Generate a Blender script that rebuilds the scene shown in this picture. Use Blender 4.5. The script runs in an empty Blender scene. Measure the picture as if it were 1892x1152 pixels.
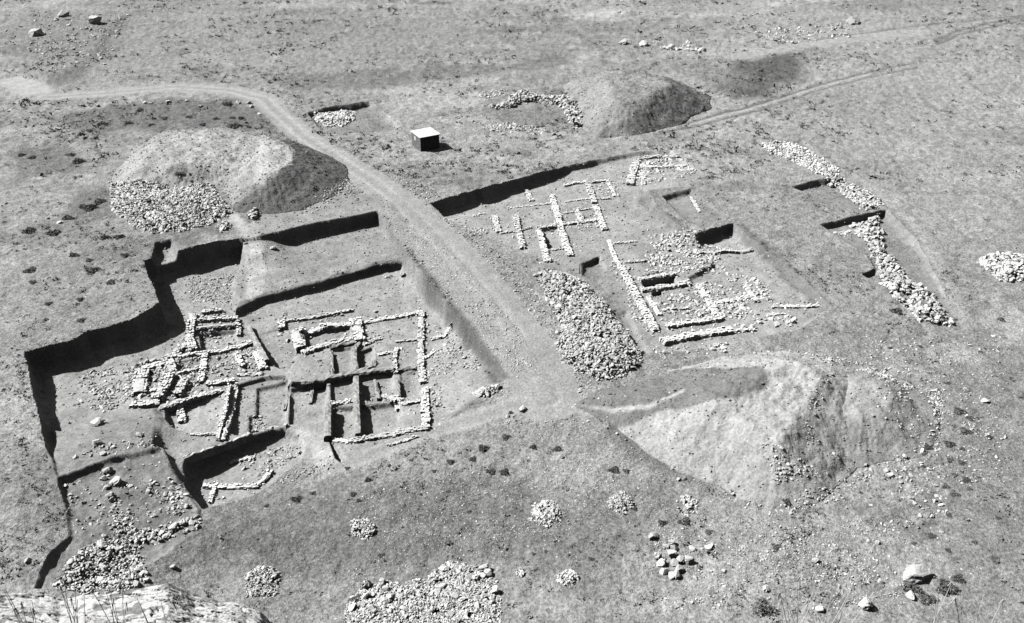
import bpy, bmesh, math, random
import numpy as np
from mathutils import Vector

rng = np.random.default_rng(7)
random.seed(7)
scene = bpy.context.scene
C = scene.collection

# ------------------------------------------------------------------ camera model (photo pixels 1892 x 1152)
H = 48.0
F = 1827.0
PITCH = math.radians(30.0)
cp, sp_ = math.cos(PITCH), math.sin(PITCH)


def rays(px, py):
    u = (np.asarray(px, float) - 946.0) / F
    v = -(np.asarray(py, float) - 576.0) / F
    return u, cp + v * sp_, -sp_ + v * cp        # x, y, z of the direction


def at(px, py, z=0.0):
    dx, dy, dz = rays(px, py)
    t = (np.asarray(z, float) - H) / dz
    return dx * t, dy * t


def project(x, y, z):
    zz = z - H
    d = y * cp - zz * sp_
    u = x / d
    v = (y * sp_ + zz * cp) / d
    return 946.0 + F * u, 576.0 - F * v


def px_per_m(x, y, z):
    return F / (y * cp - (z - H) * sp_)


# ------------------------------------------------------------------ noise
TAB = np.random.default_rng(3).random(8192)


def vnoise(x, y, seed=0):
    xi = np.floor(x).astype(np.int64)
    yi = np.floor(y).astype(np.int64)
    fx = x - xi
    fy = y - yi
    fx = fx * fx * (3 - 2 * fx)
    fy = fy * fy * (3 - 2 * fy)

    def h(a, b):
        k = (a * 374761393 + b * 668265263 + seed * 1274126177) & 0x7FFFFFFF
        k = ((k ^ (k >> 13)) * 1274126177) & 0x7FFFFFFF
        return TAB[(k ^ (k >> 16)) & 8191]
    a = h(xi, yi)
    b = h(xi + 1, yi)
    c = h(xi, yi + 1)
    d = h(xi + 1, yi + 1)
    return (a + (b - a) * fx) * (1 - fy) + (c + (d - c) * fx) * fy


def fbm(x, y, wl, octv=4, seed=0, gain=0.5):
    """noise in -1..1, first wavelength wl metres"""
    s = 0.0
    amp = 1.0
    tot = 0.0
    for o in range(octv):
        f = 2.03 ** o / wl
        s = s + amp * (vnoise(x * f + 17.3 * o, y * f - 9.1 * o, seed + o) * 2 - 1)
        tot += amp
        amp *= gain
    return s / tot


def sstep(a, b, x):
    t = np.clip((x - a) / (b - a), 0, 1)
    return t * t * (3 - 2 * t)


def sdf(poly, X, Y):
    """signed distance to a polygon, positive inside"""
    poly = np.asarray(poly, float)
    d2 = np.full(X.shape, 1e18)
    ins = np.zeros(X.shape, bool)
    n = len(poly)
    for i in range(n):
        ax, ay = poly[i]
        bx, by = poly[(i + 1) % n]
        ex, ey = bx - ax, by - ay
        t = np.clip(((X - ax) * ex + (Y - ay) * ey) / (ex * ex + ey * ey + 1e-12), 0, 1)
        d2 = np.minimum(d2, (X - ax - t * ex) ** 2 + (Y - ay - t * ey) ** 2)
        if ay != by:
            c = ((ay > Y) != (by > Y)) & (X < ex * (Y - ay) / (by - ay) + ax)
            ins ^= c
    return np.sqrt(d2) * np.where(ins, 1, -1)


def dline(pts, X, Y):
    d2 = np.full(X.shape, 1e18)
    for (ax, ay), (bx, by) in zip(pts[:-1], pts[1:]):
        ex, ey = bx - ax, by - ay
        t = np.clip(((X - ax) * ex + (Y - ay) * ey) / (ex * ex + ey * ey + 1e-12), 0, 1)
        d2 = np.minimum(d2, (X - ax - t * ex) ** 2 + (Y - ay - t * ey) ** 2)
    return np.sqrt(d2)


# ------------------------------------------------------------------ terrain grid, finer close by and coarser far off
PX0, PX1, SX = -160.0, 2052.0, 2.2
PY0, PY1, SY = -40.0, 1290.0, 1.9
gx = np.arange(PX0, PX1 + SX, SX)
gy = np.concatenate([np.arange(PY0, 170.0, SY), np.arange(170.0, 720.0, 0.95), np.arange(720.0, PY1 + SY, 1.7)])
NX, NY = len(gx), len(gy)
GX, GY = np.meshgrid(gx, gy)
X, Y = at(GX, GY, 0.0)
Z = np.zeros_like(X)
T = np.zeros_like(X)                      # earth reflectance
ROUGH = np.ones_like(X)                   # how tussocky the surface is
REG = np.zeros(X.shape, np.int8)          # 0 ground, 1 dug, 2 track


def look(A, x, y):
    u, v = project(np.asarray(x, float), np.asarray(y, float), 0.0)
    i = np.clip((u - PX0) / SX, 0, NX - 1.001)
    j = np.clip(np.interp(v, gy, np.arange(NY)), 0, NY - 1.001)
    i0 = i.astype(int)
    j0 = j.astype(int)
    fi, fj = i - i0, j - j0
    return (A[j0, i0] * (1 - fi) + A[j0, i0 + 1] * fi) * (1 - fj) + (A[j0 + 1, i0] * (1 - fi) + A[j0 + 1, i0 + 1] * fi) * fj


def hit(px, py, lift=0.0, A=None):
    """where the line of sight through photo pixels meets the terrain (raised by lift)"""
    A = Z if A is None else A
    px = np.atleast_1d(np.asarray(px, float))
    py = np.atleast_1d(np.asarray(py, float))
    zs = np.arange(7.0, -7.0, -0.06)
    x, y = at(px[None, :], py[None, :], zs[:, None])
    hh = look(A, x, y) + lift
    below = zs[:, None] <= hh
    k = np.argmax(below, axis=0)
    k = np.where(below.any(axis=0), k, len(zs) - 1)
    z = zs[k]
    x, y = at(px, py, z)
    return x, y, look(A, x, y)


def wpts(pts, lift=0.0, A=None):
    p = np.asarray(pts, float)
    x, y, z = hit(p[:, 0], p[:, 1], lift, A)
    return np.stack([x, y], 1)


def box_of(P, m):
    lo = P.min(0) - m
    hi = P.max(0) + m
    return (X > lo[0]) & (X < hi[0]) & (Y > lo[1]) & (Y < hi[1])


def idw(ctrl, x, y, p=3.0, soft=1.0):
    num = 0.0
    den = 0.0
    for (a, b, z) in ctrl:
        cx, cy = at(a, b, z)
        w = 1.0 / ((x - cx) ** 2 + (y - cy) ** 2 + soft) ** (p / 2)
        num = num + w * z
        den = den + w
    return num / den


def dig(pts, floor, w=0.45, wob=0.22, wl=1.1, raise_only=False, tone=None, tsoft=0.5, mark=True, seed=0, smooth=0.45, lower_only=False, zpoly=None):
    pa = np.asarray(pts, float)
    P = wpts(pts) if zpoly is None else np.stack(at(pa[:, 0], pa[:, 1], zpoly), 1)
    m = box_of(P, 3.0)
    x, y = X[m], Y[m]
    d = sdf(P, x, y) + wob * fbm(x, y, 2.0 * wl, 4, 40 + seed, 0.42) + 0.12 * wob * fbm(x, y, 0.5, 2, 50 + seed)
    ww = w * (1.0 + 2.4 * vnoise(x / 1.7, y / 1.7, 44 + seed) ** 4 + 2.0 * vnoise(x / 4.1, y / 4.1, 46 + seed) ** 4)
    q = d / w
    k = np.where(q < 0.8, q, 0.8 + 0.2 * (d - 0.8 * w) / (1.6 * ww - 0.8 * w))
    k = np.clip(k, 0, 1)
    f = idw(floor, x, y) if isinstance(floor, list) else np.full(x.shape, float(floor))
    f = f + 0.05 * fbm(x, y, 2.0, 3, 60 + seed)
    z0 = Z[m]
    z1 = z0 + (f - z0) * k
    if raise_only:
        z1 = np.maximum(z0, z1)
    if lower_only:
        z1 = np.minimum(z0, z1)
    Z[m] = z1
    if mark:
        r = REG[m]
        r[d > 0.02] = 1
        REG[m] = r
    rr = ROUGH[m]
    ROUGH[m] = rr + (smooth - rr) * sstep(-0.3, 0.3, d)
    if tone is not None:
        paint_mask(m, sstep(0, tsoft, d), tone)


def paint_mask(m, k, tone):
    t = T[m]
    T[m] = t + (tone - t) * k


def paint(pts, tone, soft=1.0, wob=0.8, wl=2.5, amount=1.0, rough=None, seed=0):
    P = wpts(pts)
    m = box_of(P, soft + wob + 1)
    x, y = X[m], Y[m]
    d = sdf(P, x, y) + wob * fbm(x, y, wl, 4, 80 + seed)
    k = sstep(-soft / 2, soft / 2, d) * amount
    paint_mask(m, k, tone)
    if rough is not None:
        r = ROUGH[m]
        ROUGH[m] = r + (rough - r) * k


def track(pts, wpx, tone, soft=0.8, depth=0.0, rough=0.25, mark=True, amount=1.0, wob=0.35, wpx_rut=False):
    """a worn strip along a line of photo pixels, wpx = width in photo pixels across the view"""
    P = wpts(pts)
    m = box_of(P, 14.0)
    x, y = X[m], Y[m]
    best = np.full(x.shape, -1e9)
    ws = wpx if isinstance(wpx, list) else [wpx] * len(pts)
    for i in range(len(P) - 1):
        (ax, ay), (bx, by) = P[i], P[i + 1]
        ex, ey = bx - ax, by - ay
        t = np.clip(((x - ax) * ex + (y - ay) * ey) / (ex * ex + ey * ey), 0, 1)
        dd = np.hypot(x - ax - t * ex, y - ay - t * ey)
        best = np.maximum(best, (ws[i] + (ws[i + 1] - ws[i]) * t) / 2 - dd)
    best = best + wob * fbm(x, y, 1.6, 3, 120)
    k = sstep(-soft / 2, soft / 2, best)
    if wpx_rut:
        dc = dline(P, x, y) + 0.15 * fbm(x, y, 3, 3, 130)
        tone = tone + wpx_rut * 0.06 * np.exp(-((dc - 0.85) / 0.28) ** 2) - wpx_rut * 0.055 * np.exp(-(dc / 0.42) ** 2) - wpx_rut * 0.03 * np.exp(-((dc - 1.7) / 0.3) ** 2)
        Z[m] = Z[m] - 0.03 * np.exp(-((dc - 0.85) / 0.3) ** 2) * k
    paint_mask(m, k * amount, tone)
    Z[m] = Z[m] - depth * k
    r = ROUGH[m]
    ROUGH[m] = r + (rough - r) * k
    if mark:
        g = REG[m]
        g[(best > 0.1) & (g == 0)] = 2
        REG[m] = g


# ------------------------------------------------------------------ land form: falls gently towards the viewer
BASE = [(60, 300, 0), (60, 480, 0), (60, 620, 0), (40, 760, 0), (40, 900, -0.1), (60, 1020, -0.2), (60, 1140, -0.4), (300, 300, 0),
        (500, 250, 0), (700, 330, 0), (900, 330, 0), (1100, 260, 0), (820, 480, 0), (880, 560, -0.1), (960, 640, -0.3), (1000, 720, -0.7),
        (930, 790, -1.6), (800, 800, -2.2), (640, 856, -2.5), (560, 900, -3.2), (470, 920, -3.5), (380, 960, -2.2), (300, 960, -1.7),
        (180, 960, -0.9), (200, 1060, -1.2), (400, 1060, -3.0), (600, 1050, -3.4), (800, 1080, -3.2), (850, 950, -2.9), (1000, 950, -2.6),
        (1100, 860, -1.6), (1200, 1000, -2.0), (1400, 1080, -1.6), (1600, 1000, -1.2), (1150, 750, -0.6), (1300, 700, -0.3), (1500, 600, -0.1),
        (1250, 450, 0), (1500, 400, 0), (1750, 500, 0), (1750, 750, -0.3), (1850, 950, -0.7), (1300, 200, 0), (1700, 150, 0), (900, 100, 0),
        (300, 100, 0), (700, 620, 0), (760, 560, 0), (500, 480, 0), (320, 520, 0), (230, 720, 0), (150, 800, 0)]
Z += idw(BASE, X, Y, 3.0, 6.0)
far = sstep(110, 260, Y)
Z += far * 0.9 * fbm(X, Y, 45, 3, 5)
Z += 0.14 * fbm(X, Y, 11, 3, 9)

# ------------------------------------------------------------------ reflectance of the open ground
T[:] = 0.235 + 0.050 * fbm(X, Y, 16, 4, 21) + 0.040 * fbm(X, Y, 3.0, 4, 22)
T += 0.030 * fbm(X * 0.25 + Y * 0.1, Y - X * 0.06, 5, 4, 25) + 0.022 * fbm(X * 0.3 - Y * 0.05, Y, 1.6, 3, 26)
T += sstep(90, 150, Y) * 0.05 * fbm(X * 0.12 + Y * 0.1, Y - X * 0.08, 4, 4, 29, 0.6)
bare = fbm(X, Y, 7, 5, 27, 0.6)
T += 0.06 * sstep(0.22, 0.4, bare) - 0.06 * sstep(0.2, 0.42, fbm(X, Y, 5, 5, 28, 0.62))
# slow drift measured across the field: lighter to the east, darker around the ruins' lower slope
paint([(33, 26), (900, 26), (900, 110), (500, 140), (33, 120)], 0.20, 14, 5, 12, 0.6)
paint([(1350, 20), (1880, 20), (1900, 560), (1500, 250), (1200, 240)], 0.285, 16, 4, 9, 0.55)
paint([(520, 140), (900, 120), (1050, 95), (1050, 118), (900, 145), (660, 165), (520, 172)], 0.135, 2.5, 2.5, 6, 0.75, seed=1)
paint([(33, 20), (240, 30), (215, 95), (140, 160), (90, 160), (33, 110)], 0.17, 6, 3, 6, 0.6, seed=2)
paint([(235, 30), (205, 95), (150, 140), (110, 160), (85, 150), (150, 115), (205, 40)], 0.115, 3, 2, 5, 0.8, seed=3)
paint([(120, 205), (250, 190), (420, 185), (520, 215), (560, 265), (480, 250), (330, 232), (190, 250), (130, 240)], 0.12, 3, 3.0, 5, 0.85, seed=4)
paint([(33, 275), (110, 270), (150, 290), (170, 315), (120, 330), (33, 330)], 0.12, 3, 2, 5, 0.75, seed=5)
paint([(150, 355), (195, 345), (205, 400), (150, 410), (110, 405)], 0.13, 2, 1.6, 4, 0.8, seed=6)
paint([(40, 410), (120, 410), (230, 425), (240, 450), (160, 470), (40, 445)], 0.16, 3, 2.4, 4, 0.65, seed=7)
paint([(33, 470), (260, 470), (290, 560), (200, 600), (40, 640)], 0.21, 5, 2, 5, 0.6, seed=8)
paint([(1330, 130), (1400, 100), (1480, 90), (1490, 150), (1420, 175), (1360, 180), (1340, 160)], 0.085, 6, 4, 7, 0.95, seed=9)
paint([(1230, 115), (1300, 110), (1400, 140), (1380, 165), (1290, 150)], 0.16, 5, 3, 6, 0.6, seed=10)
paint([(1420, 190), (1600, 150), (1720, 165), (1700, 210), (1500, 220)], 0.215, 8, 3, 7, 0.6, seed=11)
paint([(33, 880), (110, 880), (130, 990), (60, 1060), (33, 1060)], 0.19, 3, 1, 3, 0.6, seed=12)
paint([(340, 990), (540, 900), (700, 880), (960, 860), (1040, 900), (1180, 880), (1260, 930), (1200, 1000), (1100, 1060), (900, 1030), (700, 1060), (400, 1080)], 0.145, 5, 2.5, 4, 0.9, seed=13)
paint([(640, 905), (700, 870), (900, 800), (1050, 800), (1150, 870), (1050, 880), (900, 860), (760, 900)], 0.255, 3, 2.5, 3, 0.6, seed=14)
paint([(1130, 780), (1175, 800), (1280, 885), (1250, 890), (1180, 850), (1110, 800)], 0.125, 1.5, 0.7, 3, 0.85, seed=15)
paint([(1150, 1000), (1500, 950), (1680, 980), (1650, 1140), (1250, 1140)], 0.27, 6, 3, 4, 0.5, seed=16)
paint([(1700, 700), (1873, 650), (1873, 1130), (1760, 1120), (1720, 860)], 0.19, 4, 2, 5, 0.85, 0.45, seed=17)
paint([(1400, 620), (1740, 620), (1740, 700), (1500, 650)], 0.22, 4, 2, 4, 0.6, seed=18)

# ------------------------------------------------------------------ worn tracks
track([(20, 150), (60, 165), (95, 178)], [4.0, 5.5, 2.5], 0.31, 1.5)
track([(80, 180), (200, 172), (330, 160), (420, 166), (485, 182), (520, 215), (560, 252), (620, 292), (700, 345), (740, 378)],
      [3.4, 4.0, 4.4, 4.2, 4.2, 4.0, 4.0, 4.4, 5.0, 5.2], 0.272, 1.8, 0.06, wpx_rut=0.7)
track([(740, 378), (800, 440), (852, 500), (905, 565), (955, 630), (998, 695), (1012, 735)], [5.4, 6.2, 6.6, 6.8, 6.6, 6.4, 5.6], 0.25, 1.6, wpx_rut=0.2)
for off in (-16, 14):
    track([(745 + off, 385), (795 + off, 430), (850 + off, 487), (905 + off, 550), (955 + off, 620)], 0.7, 0.30, 0.6, 0.03, mark=False, amount=0.7)
track([(1010, 735), (960, 745), (900, 765), (800, 793), (720, 822), (650, 850), (600, 870)], [4.6, 2.6, 2.2, 2.2, 2.4, 2.0, 1.2], 0.255, 1.2, wpx_rut=0.5)
track([(1010, 735), (1060, 748), (1130, 764), (1200, 752)], [4.4, 2.0, 1.6, 1.4], 0.26, 1.0)
for dx, dy in ((0, -3), (6, 5)):
    track([(1210 + dx, 243 + dy), (1290 + dx, 226 + dy), (1380 + dx, 203 + dy), (1440 + dx, 184 + dy), (1520 + dx, 158 + dy), (1600 + dx, 138 + dy), (1690 + dx, 120 + dy)],
          0.75, 0.13, 0.5, 0.10, mark=False, amount=0.8, wob=0.2)
track([(1290, 228), (1380, 204), (1440, 186), (1520, 160), (1600, 140)], 1.1, 0.33, 0.6, 0.0, mark=False, amount=0.6)
for dy in (-3, 5):
    track([(1730, 78 + dy), (1770, 60 + dy), (1830, 46 + dy), (1900, 32 + dy)], 1.0, 0.13, 0.6, 0.12, mark=False, amount=0.8)
track([(1420, 90), (1520, 72), (1620, 58), (1720, 46), (1900, 28)], 1.1, 0.13, 0.8, 0.15, mark=False, amount=0.7)
track([(1380, 105), (1480, 83), (1600, 70), (1700, 62)], 5.0, 0.32, 3.0, 0, mark=False, amount=0.6)
track([(430, 400), (455, 425), (470, 450), (475, 500), (465, 545)], [1.3, 1.5, 1.6, 1.8, 2.0], 0.36, 0.8, 0.05)

# ------------------------------------------------------------------ digging: the deep excavation
OUT = [(45, 650), (95, 637), (130, 629), (160, 613), (205, 604), (250, 586), (294, 560), (284, 535), (275, 510), (265, 482), (290, 474), (330, 464),
       (375, 453), (450, 440), (480, 436), (590, 411), (697, 391), (712, 410), (738, 440), (757, 475), (790, 515), (830, 565), (880, 625), (938, 700),
       (905, 725), (850, 760), (795, 792), (720, 815), (640, 852), (600, 865), (560, 850), (500, 895), (440, 922), (374, 942), (345, 905),
       (300, 827), (210, 843), (105, 880), (95, 850), (80, 800), (62, 730)]
FLOOR = [(90, 700, -2.4), (200, 690, -2.6), (300, 650, -2.8), (290, 600, -2.8), (310, 520, -2.7), (120, 780, -1.9), (120, 860, -0.8), (240, 820, -1.3),
         (280, 790, -1.4), (290, 740, -2.0), (360, 480, -2.6), (380, 560, -2.7), (340, 630, -2.8), (370, 700, -2.7), (480, 620, -3.2), (640, 600, -3.2),
         (760, 560, -3.0), (790, 640, -2.8), (850, 650, -2.2), (890, 700, -1.5), (905, 722, -1.3), (700, 700, -2.9), (700, 780, -2.7), (790, 780, -2.2),
         (640, 840, -2.5), (560, 760, -2.6), (450, 770, -2.4), (350, 790, -2.3), (330, 830, -2.2), (600, 860, -2.6), (420, 690, -2.7), (560, 850, -2.9),
         (500, 890, -3.4), (440, 915, -3.6), (380, 935, -3.5)]
dig(OUT, FLOOR, 0.32, 0.24, 1.3, tone=0.25, tsoft=0.8)
# notch at the head of the trench
dig([(286, 446), (318, 440), (328, 462), (338, 496), (300, 512), (272, 505)], -1.2, 0.5, 0.1, tone=0.23, seed=1, lower_only=True, zpoly=0.0)
# the unexcavated terrace behind the building, dug only half way
dig([(425, 520), (452, 455), (470, 425), (600, 395), (700, 380), (740, 405), (775, 470), (757, 482), (700, 490), (638, 506), (599, 520), (480, 548), (450, 562), (430, 575)],
    [(440, 500, -1.9), (470, 445, -0.6), (560, 450, -1.9), (700, 430, -1.8), (740, 470, -1.7), (600, 510, -1.9), (480, 540, -1.9)], 0.28, 0.17, raise_only=True, tone=0.225, seed=2, zpoly=-1.85)
# earth ramp left standing where the path comes down
dig([(440, 420), (482, 420), (492, 455), (490, 500), (455, 505)], [(462, 430, -0.1), (470, 462, -0.9), (470, 500, -1.8)], 0.6, 0.2, raise_only=True, tone=0.28, seed=3, zpoly=-0.8)
# sloping west strip of the trench outside the building
dig([(92, 895), (210, 862), (300, 848), (302, 775), (296, 752), (250, 770), (140, 800), (85, 790)], [(120, 855, -0.45), (200, 830, -0.7), (250, 800, -0.95), (290, 770, -1.4), (110, 800, -1.1), (88, 760, -1.9)], 0.8, 0.2, raise_only=True, tone=0.20, seed=4)
# lower cut below the west strip, open towards the boulders
dig([(105, 882), (210, 846), (300, 829), (345, 905), (374, 944), (360, 990), (200, 1090), (60, 1090), (72, 1056), (92, 1020), (128, 990), (118, 930)],
    [(120, 900, -1.05), (135, 980, -1.1), (100, 1030, -1.05), (90, 1070, -1.0), (200, 880, -1.05), (250, 860, -1.25), (300, 850, -1.4), (340, 920, -1.9), (350, 970, -2.1), (280, 1020, -2.1), (200, 1070, -1.9)],
    0.35, 0.2, tone=0.17, tsoft=1.0, seed=5, smooth=1.1)
# pit in front of the building's cut-off baulk
PIT = [(338, 850), (405, 826), (505, 791), (532, 790), (560, 806), (575, 830), (560, 852), (500, 898), (440, 925), (374, 944), (352, 910), (335, 872), (310, 812), (303, 790)]
dig([(338, 850), (405, 826), (505, 791), (528, 790), (556, 806), (566, 828), (558, 848), (500, 896), (440, 924), (376, 942), (352, 908), (336, 870)],
    [(350, 860, -3.9), (420, 860, -4.0), (520, 820, -3.7), (380, 930, -3.9), (450, 900, -3.85), (500, 880, -3.7), (550, 840, -3.2)], 0.4, 0.12, tone=0.25, seed=6)
# rooms sunk a little below the floor (their north scarps lie in shade)
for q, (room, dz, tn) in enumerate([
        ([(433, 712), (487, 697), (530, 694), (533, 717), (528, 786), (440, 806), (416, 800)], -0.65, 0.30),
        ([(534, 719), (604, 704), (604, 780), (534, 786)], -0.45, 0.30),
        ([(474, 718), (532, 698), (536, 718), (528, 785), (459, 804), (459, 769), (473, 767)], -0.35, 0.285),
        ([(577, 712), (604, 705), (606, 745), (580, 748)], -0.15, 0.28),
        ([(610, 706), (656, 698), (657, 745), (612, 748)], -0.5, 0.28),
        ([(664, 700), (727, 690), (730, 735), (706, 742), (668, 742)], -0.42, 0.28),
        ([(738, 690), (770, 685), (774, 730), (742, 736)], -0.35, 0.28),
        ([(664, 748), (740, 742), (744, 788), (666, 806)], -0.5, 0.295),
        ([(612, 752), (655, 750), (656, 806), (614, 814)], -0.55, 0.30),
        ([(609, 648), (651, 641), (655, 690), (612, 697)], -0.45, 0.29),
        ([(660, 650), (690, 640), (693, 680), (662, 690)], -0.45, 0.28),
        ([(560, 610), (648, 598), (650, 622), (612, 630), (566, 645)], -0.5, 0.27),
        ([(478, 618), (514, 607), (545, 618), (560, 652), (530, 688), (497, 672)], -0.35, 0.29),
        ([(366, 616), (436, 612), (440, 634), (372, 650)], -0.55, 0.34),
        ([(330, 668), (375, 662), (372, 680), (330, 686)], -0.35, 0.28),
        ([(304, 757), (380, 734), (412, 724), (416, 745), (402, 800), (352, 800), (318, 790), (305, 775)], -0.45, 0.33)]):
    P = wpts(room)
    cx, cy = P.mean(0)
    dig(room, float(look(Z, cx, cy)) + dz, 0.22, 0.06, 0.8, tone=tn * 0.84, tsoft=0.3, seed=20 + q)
# long earthen scarp at the east side of the little ramp
dig([(606, 812), (614, 812), (640, 848), (630, 856), (618, 846)], float(look(Z, *wpts([(620, 838)])[0])) - 0.9, 0.25, 0.05, tone=0.24, seed=40)
paint([(540, 790), (600, 800), (640, 850), (600, 862), (575, 830)], 0.33, 0.8, 0.3, 2)
paint([(795, 600), (850, 590), (890, 660), (900, 720), (800, 780), (790, 700)], 0.27, 2, 1, 2, 0.6, seed=20)
paint([(230, 670), (320, 660), (320, 700), (290, 745), (200, 760), (130, 720)], 0.29, 2, 1.2, 2, 0.7, seed=21)

# ------------------------------------------------------------------ the shallow excavation and its neighbours
dig([(795, 376), (900, 346), (1000, 319), (1100, 296), (1165, 284), (1240, 279), (1302, 322), (1270, 345), (1196, 352), (1215, 385), (1255, 418), (1284, 433),
     (1300, 440), (1392, 455), (1440, 480), (1490, 520), (1540, 568), (1480, 610), (1400, 625), (1300, 645), (1212, 652), (1185, 640), (1140, 560), (1090, 500),
     (1030, 496), (960, 465), (880, 432), (822, 402)],
    [(830, 392, -2.0), (900, 372, -1.9), (1000, 345, -1.5), (1100, 320, -1.0), (1150, 310, -0.7), (1220, 300, -0.4), (1280, 325, -0.2), (1250, 350, -0.4),
     (870, 415, -0.9), (900, 428, -0.7), (960, 455, -0.5), (1020, 485, -0.4), (1080, 440, -1.0), (1130, 400, -1.2), (1180, 380, -1.2), (1220, 430, -1.1),
     (1150, 500, -0.6), (1250, 500, -1.1), (1350, 520, -1.1), (1400, 480, -1.0), (1450, 520, -1.0), (1500, 560, -0.8), (1460, 600, -0.4), (1380, 600, -0.7),
     (1300, 630, -0.7), (1220, 640, -0.7), (1180, 600, -0.6), (1100, 520, -0.4)], 0.42, 0.24, 1.3, tone=0.25, tsoft=1.0, seed=50)
dig([(1223, 362), (1250, 356), (1277, 350), (1310, 377), (1335, 400), (1300, 428), (1262, 405)],
    [(1235, 372, -1.0), (1270, 362, -0.9), (1300, 385, -0.5), (1270, 400, -0.4), (1310, 405, -0.1), (1290, 425, -0.1)], 0.4, 0.12, tone=0.2, seed=51)
dig([(1284, 434), (1310, 424), (1355, 413), (1385, 440), (1420, 468), (1392, 475), (1300, 472)],
    [(1300, 445, -1.7), (1350, 430, -1.7), (1390, 460, -1.4), (1320, 468, -1.2)], 0.4, 0.12, tone=0.25, seed=52)
dig([(1186, 520), (1246, 510), (1252, 524), (1190, 534)], -1.75, 0.25, 0.05, tone=0.27, seed=53)
dig([(1204, 542), (1222, 537), (1226, 546), (1206, 550)], -1.9, 0.2, 0.05, tone=0.24, seed=54)
dig([(1270, 512), (1300, 497), (1322, 488), (1340, 500), (1310, 520), (1280, 525)], -1.6, 0.4, 0.15, tone=0.22, seed=55)
dig([(995, 426), (1030, 420), (1044, 455), (1010, 462)], -1.15, 0.25, 0.05, tone=0.26, seed=56)
dig([(1140, 580), (1160, 574), (1180, 620), (1205, 650), (1190, 655), (1160, 630)], -0.9, 0.5, 0.15, tone=0.21, seed=57)
dig([(1073, 487), (1090, 480), (1108, 473), (1116, 486), (1122, 500), (1090, 516), (1076, 508)],
    [(1080, 488, -2.3), (1105, 477, -2.1), (1095, 500, -1.2), (1085, 512, -0.8), (1118, 498, -1.0)], 0.35, 0.15, tone=0.17, seed=63)
# stepped trench of the long rubble bank
dig([(1403, 271), (1445, 262), (1482, 258), (1520, 288), (1560, 326), (1515, 322), (1450, 292)],
    [(1440, 270, -0.5), (1500, 300, -0.5), (1545, 318, -0.4), (1470, 300, -0.2), (1420, 278, -0.2)], 0.4, 0.12, tone=0.2, seed=58)
dig([(1463, 345), (1510, 333), (1560, 327), (1600, 355), (1640, 386), (1590, 392), (1540, 380), (1500, 362)],
    [(1475, 348, -1.0), (1520, 342, -1.0), (1565, 338, -1.1), (1620, 376, -1.0), (1580, 385, -0.1), (1520, 365, -0.1)], 0.4, 0.12, tone=0.19, seed=59)
dig([(1514, 415), (1570, 402), (1638, 386), (1690, 440), (1740, 530), (1765, 600), (1700, 600), (1640, 540), (1600, 470), (1550, 440)],
    [(1528, 418, -1.0), (1580, 410, -1.0), (1625, 398, -1.2), (1665, 440, -0.9), (1600, 445, -0.2), (1560, 435, -0.15), (1680, 540, -0.3), (1740, 590, -0.1)], 0.4, 0.12, tone=0.19, seed=60)
dig([(1592, 507), (1618, 498), (1628, 508), (1605, 517)], -0.9, 0.4, 0.08, tone=0.2, seed=61)
# small square pit near the hut
dig([(567, 207), (620, 197), (684, 188), (710, 208), (738, 234), (722, 243), (660, 247), (604, 249), (585, 233)],
    [(585, 212, -1.3), (640, 203, -1.3), (690, 205, -1.1), (600, 232, -0.7), (715, 226, -0.9), (660, 228, -0.5), (620, 242, -0.1)], 0.5, 0.15, tone=0.185, seed=62)
paint([(700, 395), (790, 375), (900, 420), (990, 480), (1000, 560), (900, 520), (800, 440)], 0.235, 4, 2, 4, 0.5, seed=30)
paint([(900, 440), (1000, 490), (1120, 500), (1190, 640), (1140, 660), (980, 500), (900, 470)], 0.20, 3, 1.2, 3, 0.6, seed=31)
paint([(880, 195), (1040, 200), (1075, 245), (990, 240), (880, 215)], 0.16, 3, 2, 4, 0.8, seed=32)
paint([(690, 170), (900, 165), (890, 200), (720, 215)], 0.33, 5, 3, 6, 0.7, seed=33)

track([(425, 398), (446, 420), (462, 438), (471, 462), (476, 500), (466, 545)], [1.0, 1.2, 1.3, 1.4, 1.6, 1.8], 0.335, 0.7, 0.04, mark=False)
# dark topsoil showing in the sloping sides
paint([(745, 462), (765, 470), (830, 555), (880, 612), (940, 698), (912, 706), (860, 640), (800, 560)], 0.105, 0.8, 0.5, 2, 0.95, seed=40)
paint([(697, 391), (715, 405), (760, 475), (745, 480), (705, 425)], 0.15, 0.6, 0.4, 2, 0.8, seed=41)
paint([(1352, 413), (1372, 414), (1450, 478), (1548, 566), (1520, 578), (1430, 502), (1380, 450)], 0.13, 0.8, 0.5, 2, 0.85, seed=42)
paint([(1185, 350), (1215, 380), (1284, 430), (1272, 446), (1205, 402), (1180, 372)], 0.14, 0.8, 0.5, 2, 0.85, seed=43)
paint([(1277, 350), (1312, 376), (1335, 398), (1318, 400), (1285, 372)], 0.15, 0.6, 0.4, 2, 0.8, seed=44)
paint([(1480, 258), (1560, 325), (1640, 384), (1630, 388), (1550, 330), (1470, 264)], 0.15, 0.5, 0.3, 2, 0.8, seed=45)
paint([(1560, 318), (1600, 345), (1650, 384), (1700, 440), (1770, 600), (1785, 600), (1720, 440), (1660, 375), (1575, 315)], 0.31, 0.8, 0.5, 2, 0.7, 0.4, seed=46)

# trodden, swept and crumbly patches on the dug floors
dugm = REG == 1
T = np.where(dugm, T * (1 + 0.22 * fbm(X, Y, 2.2, 4, 230, 0.6) + 0.16 * fbm(X, Y, 0.6, 3, 231)), T)
# tussocks and clods over everything, weaker on trodden ground
rough_n = 0.16 * fbm(X, Y, 1.7, 4, 200, 0.6) + 0.07 * fbm(X, Y, 0.55, 2, 210)
Z += ROUGH * rough_n * (1 + 0.9 * sstep(95, 190, Y))
Zg = Z.copy()

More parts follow.
